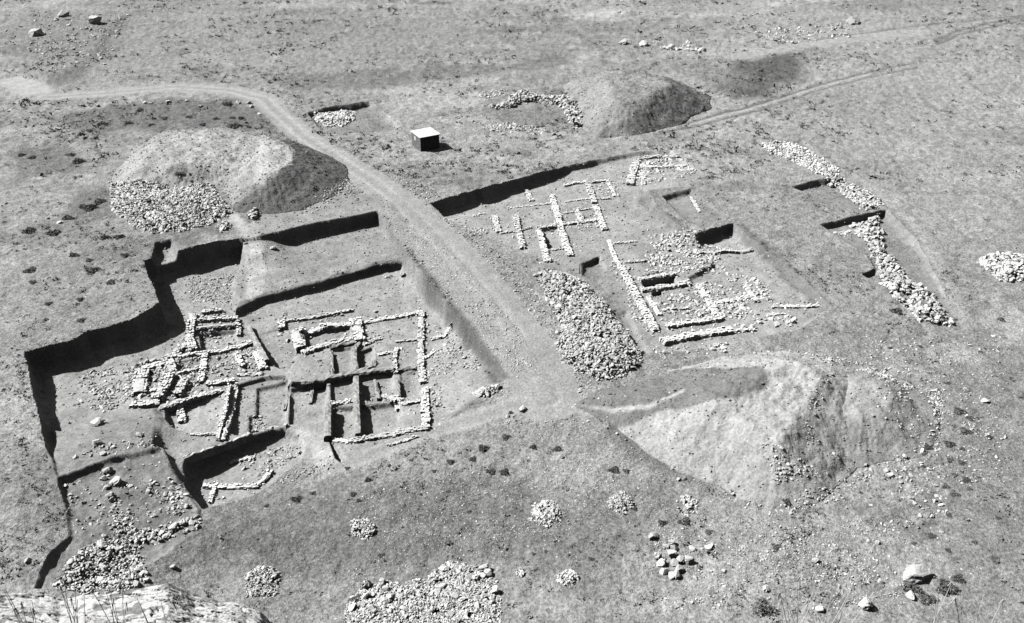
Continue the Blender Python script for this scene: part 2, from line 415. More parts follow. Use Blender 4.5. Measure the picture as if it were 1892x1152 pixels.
# ------------------------------------------------------------------ spoil heaps
MH = {}
FOOT = {}
MT = {}


def heap(key, foot, crest, height, tone_top, tone_side, repose=0.62, gully=0.25):
    """a tipped earth heap: foot on the ground, flat crest height metres up"""
    P = wpts(foot)
    FOOT[key] = P
    c = np.asarray(crest, float)
    base = float(look(Zg, *P.mean(0)))
    Q = np.stack(at(c[:, 0], c[:, 1], base + height), 1)
    m = box_of(np.concatenate([P, Q]), 4)
    x, y = X[m], Y[m]
    db = sdf(P, x, y) + 0.9 * fbm(x, y, 4, 4, 300 + len(MH))
    dc = np.maximum(0, -sdf(Q, x, y) + 0.5 * fbm(x, y, 2.5, 4, 310 + len(MH)))
    k = np.clip(db / (np.maximum(db, 0.01) + dc), -0.2, 1)
    k = np.minimum(k, db * repose / height)
    ang = np.arctan2(y - Q[:, 1].mean(), x - Q[:, 0].mean())
    g = gully * (vnoise(ang * 22, np.zeros_like(ang), 7) - 0.5) * np.clip(k, 0, 1) * np.clip(1 - k, 0, 1) * 4 * 0.5
    hh = height * k + g + np.where(k > 0, 1, 0) * (0.14 * fbm(x, y, 1.5, 4, 330) + 0.25 * fbm(x, y, 6, 2, 331) * np.clip(k * 2, 0, 1))
    M = np.full(X.shape, -9.0)
    M[m] = np.where(db > -1.5, height * np.maximum(k, -0.2), -0.2 * height)
    jj = np.nonzero(m.any(1))[0]
    ii = np.nonzero(m.any(0))[0]
    B = np.maximum(M[jj[0]:jj[-1] + 1, ii[0]:ii[-1] + 1], -0.2 * height)
    for _ in range(14):
        E = np.pad(B, 1, mode='edge')
        B = (E[1:-1, :-2] + E[1:-1, 2:] + E[:-2, 1:-1] + E[2:, 1:-1] + 2 * E[1:-1, 1:-1]) / 6
    S = np.full(X.shape, -9.0)
    S[jj[0]:jj[-1] + 1, ii[0]:ii[-1] + 1] = B
    hh = S[m] + np.clip(S[m] * 1.6, 0, 1) * (g + 0.24 * fbm(x, y, 1.4, 5, 330, 0.62) + 0.45 * fbm(x, y, 5, 3, 331) * np.clip(k * 2, 0, 1))
    M[m] = np.where(db > -1.5, hh, -9)
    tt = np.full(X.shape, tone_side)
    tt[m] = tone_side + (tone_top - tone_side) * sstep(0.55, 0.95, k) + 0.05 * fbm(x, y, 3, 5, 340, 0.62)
    MH[key] = M
    MT[key] = tt
    up = M > 0
    Z[up] = np.maximum(Z[up], Zg[up] + M[up])


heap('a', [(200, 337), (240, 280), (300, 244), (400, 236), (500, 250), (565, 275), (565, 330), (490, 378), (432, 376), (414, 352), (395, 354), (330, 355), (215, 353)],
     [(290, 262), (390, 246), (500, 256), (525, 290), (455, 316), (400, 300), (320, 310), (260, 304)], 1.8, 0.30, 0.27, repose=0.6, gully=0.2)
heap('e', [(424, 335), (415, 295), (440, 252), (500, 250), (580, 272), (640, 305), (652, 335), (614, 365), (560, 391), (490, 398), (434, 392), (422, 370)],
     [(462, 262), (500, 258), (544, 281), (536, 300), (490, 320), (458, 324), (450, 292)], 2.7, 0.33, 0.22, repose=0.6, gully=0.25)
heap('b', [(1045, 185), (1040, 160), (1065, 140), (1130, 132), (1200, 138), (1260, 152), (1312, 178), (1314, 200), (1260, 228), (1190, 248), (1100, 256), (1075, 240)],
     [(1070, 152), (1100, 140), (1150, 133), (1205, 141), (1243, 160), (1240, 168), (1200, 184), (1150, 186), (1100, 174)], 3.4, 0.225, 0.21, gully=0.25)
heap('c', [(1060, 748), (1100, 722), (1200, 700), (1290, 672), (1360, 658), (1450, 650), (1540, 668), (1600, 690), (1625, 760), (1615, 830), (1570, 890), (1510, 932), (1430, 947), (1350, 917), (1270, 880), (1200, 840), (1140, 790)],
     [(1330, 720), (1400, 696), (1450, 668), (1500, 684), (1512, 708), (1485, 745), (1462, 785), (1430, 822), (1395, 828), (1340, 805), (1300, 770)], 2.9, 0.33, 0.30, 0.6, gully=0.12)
heap('d', [(1480, 720), (1530, 675), (1600, 678), (1680, 705), (1738, 760), (1740, 800), (1700, 840), (1620, 858), (1560, 862), (1500, 820)],
     [(1540, 715), (1590, 700), (1630, 715), (1650, 740), (1620, 755), (1580, 760), (1545, 745)], 1.7, 0.27, 0.22, 0.5, gully=0.2)


def paint_heap(key, pts, tone, soft=0.6, wob=0.5, amount=1.0, seed=0):
    P = wpts(pts)
    m = box_of(P, 3)
    d = sdf(P, X[m], Y[m]) + wob * fbm(X[m], Y[m], 1.6, 4, 360 + seed)
    t = MT[key][m]
    MT[key][m] = t + (tone - t) * sstep(-soft / 2, soft / 2, d) * amount


# trodden dark earth of the barrow ramp, patches of other soil tipped on the heaps, and flank shade painted in
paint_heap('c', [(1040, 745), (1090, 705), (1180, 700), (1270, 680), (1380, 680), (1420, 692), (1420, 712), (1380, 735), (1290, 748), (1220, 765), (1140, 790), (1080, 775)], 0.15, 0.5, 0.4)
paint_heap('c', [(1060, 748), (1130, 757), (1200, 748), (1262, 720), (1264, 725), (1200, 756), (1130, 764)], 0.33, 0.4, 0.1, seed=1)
paint_heap('c', [(1530, 715), (1545, 740), (1560, 820), (1520, 900), (1450, 935), (1425, 930), (1445, 850), (1480, 800), (1500, 760)], 0.27, 1.2, 0.6, 0.7, seed=2)  # right flank toned a little darker to deepen its shade
paint_heap('e', [(520, 258), (545, 280), (537, 305), (500, 340), (478, 360), (430, 378), (420, 400), (560, 402), (660, 350), (655, 310), (580, 265)], 0.105, 0.4, 0.4, 0.95, seed=3)  # shade of the right and front flank painted into the earth tone
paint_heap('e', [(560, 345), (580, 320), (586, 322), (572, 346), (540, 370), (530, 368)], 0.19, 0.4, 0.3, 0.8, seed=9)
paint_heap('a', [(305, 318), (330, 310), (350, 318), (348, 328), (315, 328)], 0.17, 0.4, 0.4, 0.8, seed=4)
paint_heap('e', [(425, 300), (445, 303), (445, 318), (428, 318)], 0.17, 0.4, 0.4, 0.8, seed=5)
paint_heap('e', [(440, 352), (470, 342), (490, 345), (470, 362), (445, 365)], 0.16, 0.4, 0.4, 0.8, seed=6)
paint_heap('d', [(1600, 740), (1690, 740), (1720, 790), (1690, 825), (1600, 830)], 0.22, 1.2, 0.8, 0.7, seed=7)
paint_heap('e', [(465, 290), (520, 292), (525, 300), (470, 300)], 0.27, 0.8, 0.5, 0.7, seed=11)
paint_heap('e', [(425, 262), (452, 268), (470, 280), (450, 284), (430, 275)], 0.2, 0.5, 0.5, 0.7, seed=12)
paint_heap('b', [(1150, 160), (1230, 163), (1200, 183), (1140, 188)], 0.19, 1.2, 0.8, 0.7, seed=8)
paint_heap('b', [(1210, 140), (1245, 163), (1235, 172), (1200, 190), (1160, 225), (1150, 245), (1190, 255), (1320, 210), (1320, 175)], 0.13, 0.8, 0.6, 0.9, seed=10)  # shaded right flank, darkened in the colour itself
Zt = Z

# ------------------------------------------------------------------ materials
def new_mat(name):
    m = bpy.data.materials.new(name)
    m.use_nodes = True
    nt = m.node_tree
    b = nt.nodes['Principled BSDF']
    b.inputs['Roughness'].default_value = 0.95
    b.inputs['Specular IOR Level'].default_value = 0.1
    return m, nt, b


def nd(nt, t, **kw):
    n = nt.nodes.new(t)
    for k, v in kw.items():
        if k.startswith('i_'):
            n.inputs[int(k[2:])].default_value = v
        else:
            setattr(n, k, v)
    return n


def noise(nt, co, scale, detail=4, rough=0.6):
    n = nd(nt, 'ShaderNodeTexNoise')
    n.inputs['Scale'].default_value = scale
    n.inputs['Detail'].default_value = detail
    n.inputs['Roughness'].default_value = rough
    nt.links.new(co, n.inputs['Vector'])
    return n.outputs['Fac']


def remap(nt, v, a, b, c, d):
    n = nd(nt, 'ShaderNodeMapRange')
    for i, q in zip((1, 2, 3, 4), (a, b, c, d)):
        n.inputs[i].default_value = q
    nt.links.new(v, n.inputs[0])
    return n.outputs[0]


def mul(nt, a, b, op='MULTIPLY'):
    n = nd(nt, 'ShaderNodeMath', operation=op)
    for i, q in enumerate((a, b)):
        if isinstance(q, (int, float)):
            n.inputs[i].default_value = q
        else:
            nt.links.new(q, n.inputs[i])
    return n.outputs[0]


def grey(nt, v, sock):
    n = nd(nt, 'ShaderNodeCombineColor')
    for i in range(3):
        nt.links.new(v, n.inputs[i])
    nt.links.new(n.outputs[0], sock)


def earth_mat(name, fine=1.0, pebbles=True):
    m, nt, b = new_mat(name)
    co = nd(nt, 'ShaderNodeTexCoord').outputs['Object']
    a = nd(nt, 'ShaderNodeAttribute', attribute_name='tone').outputs['Fac']
    n1 = noise(nt, co, 0.9, 5, 0.65)
    n2 = noise(nt, co, 4.5, 4, 0.7)
    v = mul(nt, a, remap(nt, n1, 0.3, 0.7, 1 - 0.28 * fine, 1 + 0.28 * fine))
    v = mul(nt, v, remap(nt, n2, 0.3, 0.7, 1 - 0.56 * fine, 1 + 0.56 * fine))
    if pebbles:
        vo = nd(nt, 'ShaderNodeTexVoronoi', feature='F1')
        vo.inputs['Scale'].default_value = 1.7
        nt.links.new(co, vo.inputs['Vector'])
        hit_ = remap(nt, vo.outputs['Distance'], 0.10, 0.16, 1, 0)
        gate = remap(nt, noise(nt, co, 0.35, 3), 0.5, 0.62, 0, 1)
        k = mul(nt, hit_, gate)
        mx = nd(nt, 'ShaderNodeMix', data_type='FLOAT')
        nt.links.new(k, mx.inputs[0])
        nt.links.new(v, mx.inputs[2])
        mx.inputs[3].default_value = 0.5
        v = mx.outputs[0]
    grey(nt, v, b.inputs['Base Color'])
    bp = nd(nt, 'ShaderNodeBump')
    bp.inputs['Strength'].default_value = 0.8 * fine
    bp.inputs['Distance'].default_value = 0.25
    nt.links.new(mul(nt, n2, mul(nt, n1, 0.6), 'ADD'), bp.inputs['Height'])
    nt.links.new(bp.outputs[0], b.inputs['Normal'])
    return m


def stone_mat(name, base=1.0, rnd=0.25):
    m, nt, b = new_mat(name)
    co = nd(nt, 'ShaderNodeTexCoord').outputs['Object']
    a = nd(nt, 'ShaderNodeAttribute', attribute_name='tone').outputs['Fac']
    n1 = noise(nt, co, 3.0, 5, 0.65)
    v = mul(nt, mul(nt, a, base), remap(nt, n1, 0.3, 0.72, 0.72, 1.15))
    oi = nd(nt, 'ShaderNodeObjectInfo').outputs['Random']
    v = mul(nt, v, remap(nt, oi, 0, 1, 1 - rnd, 1.05))
    grey(nt, v, b.inputs['Base Color'])
    bp = nd(nt, 'ShaderNodeBump')
    bp.inputs['Strength'].default_value = 0.5
    bp.inputs['Distance'].default_value = 0.08
    nt.links.new(noise(nt, co, 7.0, 4), bp.inputs['Height'])
    nt.links.new(bp.outputs[0], b.inputs['Normal'])
    return m


def plain_mat(name, g, rnd=0.15, scale=6.0, rough=0.9):
    m, nt, b = new_mat(name)
    co = nd(nt, 'ShaderNodeTexCoord').outputs['Object']
    n1 = noise(nt, co, scale, 4)
    grey(nt, remap(nt, n1, 0.3, 0.7, g * (1 - rnd), g * (1 + rnd)), b.inputs['Base Color'])
    b.inputs['Roughness'].default_value = rough
    return m


def leaf_mat(name, g):
    m, nt, b = new_mat(name)
    oi = nd(nt, 'ShaderNodeObjectInfo').outputs['Random']
    geo = nd(nt, 'ShaderNodeTexCoord').outputs['Object']
    v = mul(nt, remap(nt, noise(nt, geo, 5.0, 3), 0.3, 0.7, g * 0.6, g * 1.5), remap(nt, oi, 0, 1, 0.7, 1.4))
    grey(nt, v, b.inputs['Base Color'])
    return m


M_GROUND = earth_mat('grassy_earth', 1.0)
M_DUG = earth_mat('dug_earth', 0.55)
M_TRACK = earth_mat('trodden_earth', 0.6)
M_SPOIL = earth_mat('tipped_earth', 0.6)
M_MUD = earth_mat('mud_wall_earth', 0.6, False)
M_STONE = stone_mat('pale_limestone')
M_ROCK = stone_mat('weathered_rock', 1.0, 0.1)
M_LEAF = leaf_mat('scrub_leaves', 0.095)
M_TUFT = leaf_mat('dry_grass', 0.15)
M_STALK = plain_mat('dry_stalk', 0.55)


# ------------------------------------------------------------------ mesh helpers
def make_mesh(name, V, faces, tone=None, smooth=False):
    V = np.ascontiguousarray(V, np.float32)
    faces = np.ascontiguousarray(faces, np.int32)
    n, k = faces.shape
    me = bpy.data.meshes.new(name)
    me.vertices.add(len(V))
    me.vertices.foreach_set('co', V.ravel())
    me.loops.add(n * k)
    me.loops.foreach_set('vertex_index', faces.ravel())
    me.polygons.add(n)
    me.polygons.foreach_set('loop_start', np.arange(0, n * k, k, dtype=np.int32))
    me.polygons.foreach_set('loop_total', np.full(n, k, np.int32))
    me.polygons.foreach_set('use_smooth', np.full(n, smooth, bool))
    me.update(calc_edges=True)
    if tone is not None:
        at_ = me.attributes.new('tone', 'FLOAT', 'POINT')
        at_.data.foreach_set('value', np.ascontiguousarray(tone, np.float32).ravel())
    return me


def link(name, me, mat, parent=None, loc=None):
    o = bpy.data.objects.new(name, me)
    C.objects.link(o)
    if mat is not None and not me.materials:
        me.materials.append(mat)
    if parent is not None:
        o.parent = parent
    if loc is not None:
        o.location = loc
    return o


def tag(o, label=None, cat=None, group=None, kind=None):
    if label:
        assert 4 <= len(label.split()) <= 16, label
        o['label'] = label
    if cat:
        o['category'] = cat
    if group:
        o['group'] = group
    o['kind'] = kind or 'thing'
    return o


def empty(name, loc, rz=0.0):
    o = bpy.data.objects.new(name, None)
    C.objects.link(o)
    o.location = loc
    o.rotation_euler = (0, 0, rz)
    return o


# ------------------------------------------------------------------ ground sheets from the grid
QJ, QI = np.meshgrid(np.arange(NY - 1), np.arange(NX - 1), indexing='ij')
ID = (np.arange(NY)[:, None] * NX + np.arange(NX)[None, :])
QUADS = np.stack([ID[1:, :-1], ID[1:, 1:], ID[:-1, 1:], ID[:-1, :-1]], -1)     # counter-clockwise from above


def sheet(name, qmask, Zs, tone, mat):
    q = QUADS[qmask]
    used, inv = np.unique(q, return_inverse=True)
    V = np.stack([X.ravel()[used], Y.ravel()[used], Zs.ravel()[used]], 1)
    me = make_mesh(name, V, inv.reshape(q.shape), tone.ravel()[used], True)
    return link(name, me, mat)


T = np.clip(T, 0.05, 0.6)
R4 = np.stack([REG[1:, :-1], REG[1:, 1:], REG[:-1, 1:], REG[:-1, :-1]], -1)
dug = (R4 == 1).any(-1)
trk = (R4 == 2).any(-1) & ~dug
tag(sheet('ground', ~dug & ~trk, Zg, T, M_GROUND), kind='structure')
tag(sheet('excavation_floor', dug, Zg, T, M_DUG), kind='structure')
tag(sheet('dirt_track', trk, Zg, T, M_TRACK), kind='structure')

# the land beyond the fine grid, out to the horizon
b_far = np.concatenate([ID[0, :], ID[1:, -1]])
fx, fy = X[0], Y[0]
rows = []
for j, (yy, zz) in enumerate([(fy[0], None), (300, 0.5), (420, 2), (700, 5), (1300, 6), (3000, 0)]):
    xs = fx * (yy / fy[0])
    rows.append(np.stack([xs, np.full(NX, yy), Zg[0] if zz is None else zz + 0.8 * fbm(xs, np.full(NX, yy), 40, 3, 77)], 1)[::8])
V = np.concatenate(rows)
n8 = len(rows[0])
ff = [(r * n8 + i, r * n8 + i + 1, (r + 1) * n8 + i + 1, (r + 1) * n8 + i) for r in range(5) for i in range(n8 - 1)]
tag(link('distant_ground', make_mesh('distant_ground', V, ff, np.full(len(V), 0.24), True), M_GROUND), kind='structure')
for s, col in ((-1, 0), (1, NX - 1)):
    ex = X[:, col][::6]
    ey = Y[:, col][::6]
    ez = Zg[:, col][::6]
    rr = [np.stack([ex, ey, ez], 1)] + [np.stack([ex + s * dd, ey, ez * 0 + zz], 1) for dd, zz in ((20, -0.3), (120, 0.5), (600, 1), (3000, 0))]
    V = np.concatenate(rr)
    n = len(ex)
    ff = [(r * n + i, r * n + i + 1, (r + 1) * n + i + 1, (r + 1) * n + i) for r in range(4) for i in range(n - 1)]
    if s > 0:
        ff = [f[::-1] for f in ff]
    tag(link('side_ground', make_mesh('side_ground', V, [f[::-1] for f in ff], np.full(len(V), 0.23), True), M_GROUND), kind='structure')

# spoil heaps, each its own body standing in the ground
HEAP_LABEL = {
    'a': 'low pale spoil heap directly behind the rectangular stone pile',
    'e': 'flat-topped spoil heap with a pale crown and dark crescent flank beside the track',
    'b': 'grassy grey spoil mound with fluted flanks beyond the hut',
    'c': 'largest pale spoil heap, with a dark trodden ramp and a steep shaded edge',
    'd': 'lower grey spoil heap adjoining the big pale heap',
}
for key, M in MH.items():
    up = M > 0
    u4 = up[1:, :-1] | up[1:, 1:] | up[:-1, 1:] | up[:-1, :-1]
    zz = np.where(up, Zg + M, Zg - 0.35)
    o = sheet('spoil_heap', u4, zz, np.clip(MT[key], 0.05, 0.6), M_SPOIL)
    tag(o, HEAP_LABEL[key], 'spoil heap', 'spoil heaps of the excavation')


# ------------------------------------------------------------------ stones
def ico(sub):
    bm = bmesh.new()
    bmesh.ops.create_icosphere(bm, subdivisions=sub, radius=1.0)
    v = np.array([p.co[:] for p in bm.verts])
    f = np.array([[q.index for q in p.verts] for p in bm.faces])
    bm.free()
    return v, f


def variants(n, sub, seed, lo=0.32, hi=0.72):
    r = np.random.default_rng(seed)
    v0, f0 = ico(sub)
    out = []
    for _ in range(n):
        v = v0 * (1 + 0.12 * r.standard_normal((len(v0), 1)))
        for _k in range(8):
            nrm = r.standard_normal(3)
            nrm /= np.linalg.norm(nrm)
            d = r.uniform(lo, hi)
            s = v @ nrm - d
            v = v - np.outer(np.maximum(s, 0), nrm) * 0.97
        v = v - v.mean(0)
        out.append(v / np.abs(v).max() * 1.12)
    return out, f0


SV1, SF1 = variants(16, 1, 5)
SV2, SF2 = variants(12, 3, 6, 0.55, 0.85)
SF1 = SF1.astype(np.int64)
_rb = np.random.default_rng(8)
BV = []
_c = np.array([(x, y, z) for z in (-1, 1) for y in (-1, 1) for x in (-1, 1)], float)
for _i in range(24):
    b_ = _c * (1 + 0.0 * _c)
    b_ = b_ + _rb.uniform(-0.2, 0.2, (8, 3))
    b_[4:, :2] *= _rb.uniform(0.72, 0.95)
    BV.append(b_)
BF = np.array([(0, 2, 3), (0, 3, 1), (4, 5, 7), (4, 7, 6), (0, 1, 5), (0, 5, 4), (1, 3, 7), (1, 7, 5), (3, 2, 6), (3, 6, 7), (2, 0, 4), (2, 4, 6)])


def stones_geo(P, S, tone_lo=0.42, tone_hi=0.78, yaw=None, flat=(0.5, 0.85), long_=(0.9, 1.3), tilt=0.35, r=rng, bank=None):
    """many rough stones as one array: centres P, half sizes S"""
    n = len(P)
    if n == 0:
        return np.zeros((0, 3)), np.zeros((0, 3), int), np.zeros(0)
    BK, FK = bank or (SV1, SF1)
    V = np.stack([BK[i] for i in r.integers(0, len(BK), n)])
    sc = np.stack([S * r.uniform(*long_, n), S * r.uniform(0.75, 1.0, n), S * r.uniform(*flat, n)], 1)
    V = V * sc[:, None, :]
    a = r.uniform(0, 2 * np.pi, n) if yaw is None else yaw + r.normal(0, 0.15, n)
    tx = r.normal(0, tilt, n)
    c, s = np.cos(tx)[:, None], np.sin(tx)[:, None]
    V = np.stack([V[..., 0], V[..., 1] * c - V[..., 2] * s, V[..., 1] * s + V[..., 2] * c], -1)
    ty = r.normal(0, tilt, n)
    c, s = np.cos(ty)[:, None], np.sin(ty)[:, None]
    V = np.stack([V[..., 0] * c + V[..., 2] * s, V[..., 1], -V[..., 0] * s + V[..., 2] * c], -1)
    c, s = np.cos(a)[:, None], np.sin(a)[:, None]
    V = np.stack([V[..., 0] * c - V[..., 1] * s, V[..., 0] * s + V[..., 1] * c, V[..., 2]], -1)
    V = V + P[:, None, :]
    k = V.shape[1]
    Fc = FK[None] + (np.arange(n) * k)[:, None, None]
    tn = np.repeat(r.uniform(tone_lo, tone_hi, n), k)
    return V.reshape(-1, 3), Fc.reshape(-1, 3), tn


def join(parts):
    V, Fc, Tn = [], [], []
    off = 0
    for v, f, t in parts:
        if len(v) == 0:
            continue
        V.append(v)
        Fc.append(np.asarray(f) + off)
        Tn.append(t)
        off += len(v)
    return np.concatenate(V), np.concatenate(Fc), np.concatenate(Tn)


def fill(poly_px, spacing, jit=0.35, lift=0.0, fringe=0.0):
    """roughly even points inside an outline given in photo pixels; returns x, y, distance to edge"""
    P = wpts(poly_px, lift)
    lo, hi = P.min(0) - fringe * 4, P.max(0) + fringe * 4
    gx_ = np.arange(lo[0] - spacing, hi[0] + spacing, spacing)
    gy_ = np.arange(lo[1] - spacing, hi[1] + spacing, spacing * 0.87)
    a, b = np.meshgrid(gx_, gy_)
    a = a + (np.arange(len(gy_)) % 2)[:, None] * spacing / 2
    a = (a + rng.uniform(-jit, jit, a.shape) * spacing).ravel()
    b = (b + rng.uniform(-jit, jit, b.shape) * spacing).ravel()
    d = sdf(P, a, b) + 0.5 * spacing * fbm(a, b, 3 * spacing, 2, 400)
    k = d > 0
    if fringe:
        d = d + 1.2 * fringe * fbm(a, b, 6 * spacing, 3, 402)
        k = (d > fringe * 0.6) | (rng.random(len(d)) < 0.75 * np.exp((np.minimum(d, 0) - 0.3 * fringe) / fringe))
    return a[k], b[k], d[k]


def pile_geo(poly_px, size, height, layers=2, fringe=0.55, tone=(0.43, 0.71), flank=None, keep=1.0):
    x, y, d = fill(poly_px, size * 1.24, fringe=size * fringe)
    if keep < 1:
        q = rng.random(len(x)) < keep
        x, y, d = x[q], y[q], d[q]
    fl = flank or max(d.max() * 0.75, 0.3)
    gp = fbm(x, y, 5 * size, 3, 405)
    q = gp < 0.42
    x, y, d = x[q], y[q], d[q]
    dome = height * (1 - (1 - np.clip(d / fl, 0, 1)) ** 2)
    z = look(Z, x, y)
    parts = []
    s = size * np.clip(rng.lognormal(-0.03, 0.38, len(x)), 0.45, 2.2)
    parts.append(stones_geo(np.stack([x, y, z + dome + 0.15 * size + rng.normal(0, 0.26, len(x)) * size], 1), s * 0.82, *tone))
    if layers > 1:
        x2, y2, d2 = x + rng.uniform(-.6, .6, len(x)) * size, y + rng.uniform(-.6, .6, len(x)) * size, d
        parts.append(stones_geo(np.stack([x2, y2, look(Z, x2, y2) + dome - size * 0.6], 1), s * 0.95, tone[0], tone[1]))
    return join(parts)


def pile(name, label, poly, size, height, cat='stone pile', group=None, **kw):
    v, f, t = pile_geo(poly, size, height, **kw)
    o = link(name, make_mesh(name, v, f, t), M_STONE)
    return tag(o, label, cat, group)


def disc(cx, cy, rx, ry, n=14):
    return [(cx + rx * math.cos(2 * math.pi * i / n) * random.uniform(.72, 1.15), cy + ry * math.sin(2 * math.pi * i / n) * random.uniform(.72, 1.15)) for i in range(n)]


pile('stone_pile', 'big rectangular pile of pale stones at the foot of the flat-topped spoil heap',
     [(203, 340), (225, 335), (255, 333), (300, 343), (330, 349), (362, 340), (395, 343), (412, 370), (424, 395), (400, 412), (375, 420), (335, 430), (285, 433), (262, 425), (240, 415), (222, 400), (203, 385), (205, 365)],
     0.18, 0.8)
pile('stone_pile', 'long tongue of pale stones heaped along the east side of the track',
     [(990, 508), (1015, 505), (1052, 510), (1085, 525), (1100, 545), (1130, 575), (1140, 598), (1165, 625), (1187, 655), (1182, 678), (1160, 692), (1130, 702), (1105, 704), (1075, 690), (1045, 672), (1028, 640), (1038, 612), (1025, 580), (1008, 550)],
     0.18, 1.0)
pile('stone_pile', 'small white stone pile inside the square pit near the hut',
     [(580, 215), (592, 211), (612, 213), (640, 206), (656, 210), (655, 222), (640, 232), (615, 236), (598, 234), (583, 224)], 0.2, 0.7, tone=(0.70, 0.80))
pile('stone_pile', 'pale flat pile of stones at the eastern edge of the field',
     [(1808, 480), (1835, 473), (1900, 473), (1910, 520), (1850, 520), (1828, 505)], 0.24, 0.7, tone=(0.44, 0.71))
SMALL = [((672, 978), 27, 22, 'loose round cairn of small stones on the grass'),
         ((1010, 950), 31, 25, 'tidy domed cairn of small pale stones, the best kept of the row'),
         ((1147, 930), 24, 21, 'round grey cairn of small stones next to the tidy domed cairn'),
         ((1266, 936), 22, 20, 'collapsed flat cairn of stones below the big pale spoil heap'),
         ((1047, 1070), 24, 15, 'low sprawling cairn of stones nearest the ring of boulders'),
         ((485, 1078), 36, 30, 'wide scattered cairn of small stones above the rock ledge'),
         ((959, 1058), 9, 7, 'tiny cairn of a few stones beside the large rubble heap')]
for (c, rx, ry, lab) in SMALL:
    pile('cairn', lab, disc(c[0], c[1], rx, ry), random.uniform(0.1, 0.13), random.uniform(0.18, 0.4) if rx != 22 else 0.12, 'cairn', 'small cairns on the grass', tone=(0.44, 0.74), keep=0.85, fringe=0.25)
pile('stone_pile', 'little heap of stones between the rectangular pile and the trench', disc(415, 420, 14, 10), 0.25, 0.3, group='little heaps on the trench brink')
pile('stone_pile', 'little heap of stones beside the footpath down to the trench', disc(468, 401, 11, 8), 0.25, 0.4, group='little heaps on the trench brink')
pile('stone_pile', 'little heap of stones at the south end of the track baulk', [(880, 728), (895, 718), (925, 716), (915, 728), (895, 735)], 0.2, 0.25, group='little heaps on the trench brink')
pile('rubble_heap', 'large heap of mixed rubble on the near edge of the grass',
     [(640, 1120), (665, 1090), (700, 1078), (740, 1078), (790, 1072), (808, 1050), (830, 1037), (860, 1042), (885, 1050), (905, 1055), (918, 1080), (926, 1110), (925, 1165), (635, 1165)], 0.095, 0.28, 'rubble heap', tone=(0.34, 0.65), keep=0.92)
pile('rubble_bank', 'upper bank of pale rubble in the stepped trench',
     [(1402, 270), (1430, 263), (1465, 264), (1515, 290), (1555, 318), (1545, 330), (1508, 322), (1465, 300), (1425, 284)], 0.19, 0.35, 'rubble', 'rubble banks along the stepped trench', fringe=0.3, tone=(0.44, 0.71), keep=0.9)
pile('rubble_bank', 'narrow middle bank of pale rubble in the stepped trench',
     [(1526, 334), (1558, 331), (1586, 346), (1616, 364), (1636, 379), (1600, 390), (1570, 370), (1543, 350)], 0.19, 0.35, 'rubble', 'rubble banks along the stepped trench', fringe=0.3, tone=(0.44, 0.71), keep=0.9)
pile('rubble_bank', 'longest lowest bank of coarse white rubble running down the stepped trench',
     [(1572, 414), (1595, 418), (1605, 400), (1625, 396), (1628, 430), (1632, 462), (1660, 490), (1685, 528), (1715, 540), (1740, 572), (1760, 600), (1735, 604), (1700, 596), (1680, 575), (1655, 555), (1630, 520), (1618, 480), (1600, 450)],
     0.27, 0.6, 'rubble', 'rubble banks along the stepped trench', fringe=0.3, tone=(0.44, 0.74), keep=0.85)
pile('rubble_bank', 'crescent bank of pale rubble at the foot of the grassy spoil mound',
     [(905, 200), (930, 190), (955, 172), (975, 170), (1000, 180), (1050, 180), (1066, 188), (1076, 235), (1060, 240), (1045, 215), (1035, 195), (980, 190), (940, 200)], 0.27, 0.6, 'rubble', tone=(0.44, 0.71), keep=0.8)
pile('rubble_spill', 'rough spill of rubble at the end of the lower trench above the rock ledge',
     [(100, 1085), (112, 1055), (150, 1015), (190, 1000), (215, 985), (222, 965), (245, 975), (290, 980), (330, 962), (368, 955), (372, 972), (340, 990), (300, 1003), (262, 1008), (270, 1040), (275, 1075), (230, 1095), (150, 1100)],
     0.125, 0.22, 'rubble', tone=(0.43, 0.74), keep=0.58, layers=1)


# ------------------------------------------------------------------ walls
GS = 'stone footings of the shallow excavation'
def resample(P, step):
    seg = np.hypot(*np.diff(P, axis=0).T)
    s = np.concatenate([[0], np.cumsum(seg)])
    n = max(2, int(round(s[-1] / step)) + 1)
    q = np.linspace(0, s[-1], n)
    x = np.interp(q, s, P[:, 0])
    y = np.interp(q, s, P[:, 1])
    tx = np.gradient(x)
    ty = np.gradient(y)
    L = np.hypot(tx, ty) + 1e-9
    return np.stack([x, y], 1), np.stack([tx / L, ty / L], 1)


def ridge_geo(P, w, h, tone, step=0.35, jit=0.06, deep=0.5):
    """low rough bank along a line: real body with sides, ends and top"""
    Q, D = resample(P, step)
    N = np.stack([-D[:, 1], D[:, 0]], 1)
    prof = [(-0.58, -1), (-0.5, 0.62), (-0.36, 1.0), (0.0, 1.05), (0.36, 1.0), (0.5, 0.62), (0.58, -1)]
    rows_ = []
    zb = look(Zg, Q[:, 0], Q[:, 1])
    for k, (o, hh) in enumerate(prof):
        p = Q + N * (o * w) + rng.normal(0, jit, Q.shape) * (0.5 if hh > 0 else 0)
        z = zb + (hh * h if hh > 0 else -deep) + (rng.normal(0, jit, len(Q)) if hh > 0 else 0)
        rows_.append(np.column_stack([p, z]))
    V = np.stack(rows_, 1)
    m, k = V.shape[:2]
    f = []
    for i in range(m - 1):
        for j in range(k - 1):
            a, b, c, d = i * k + j, (i + 1) * k + j, (i + 1) * k + j + 1, i * k + j + 1
            f += [(a, b, c), (a, c, d)]
    for i, s in ((0, 1), (m - 1, -1)):
        for j in range(1, k - 1):
            t = (i * k, i * k + j, i * k + j + 1)
            f.append(t if s > 0 else t[::-1])
    return V.reshape(-1, 3), np.array(f), np.full(m * k, tone)


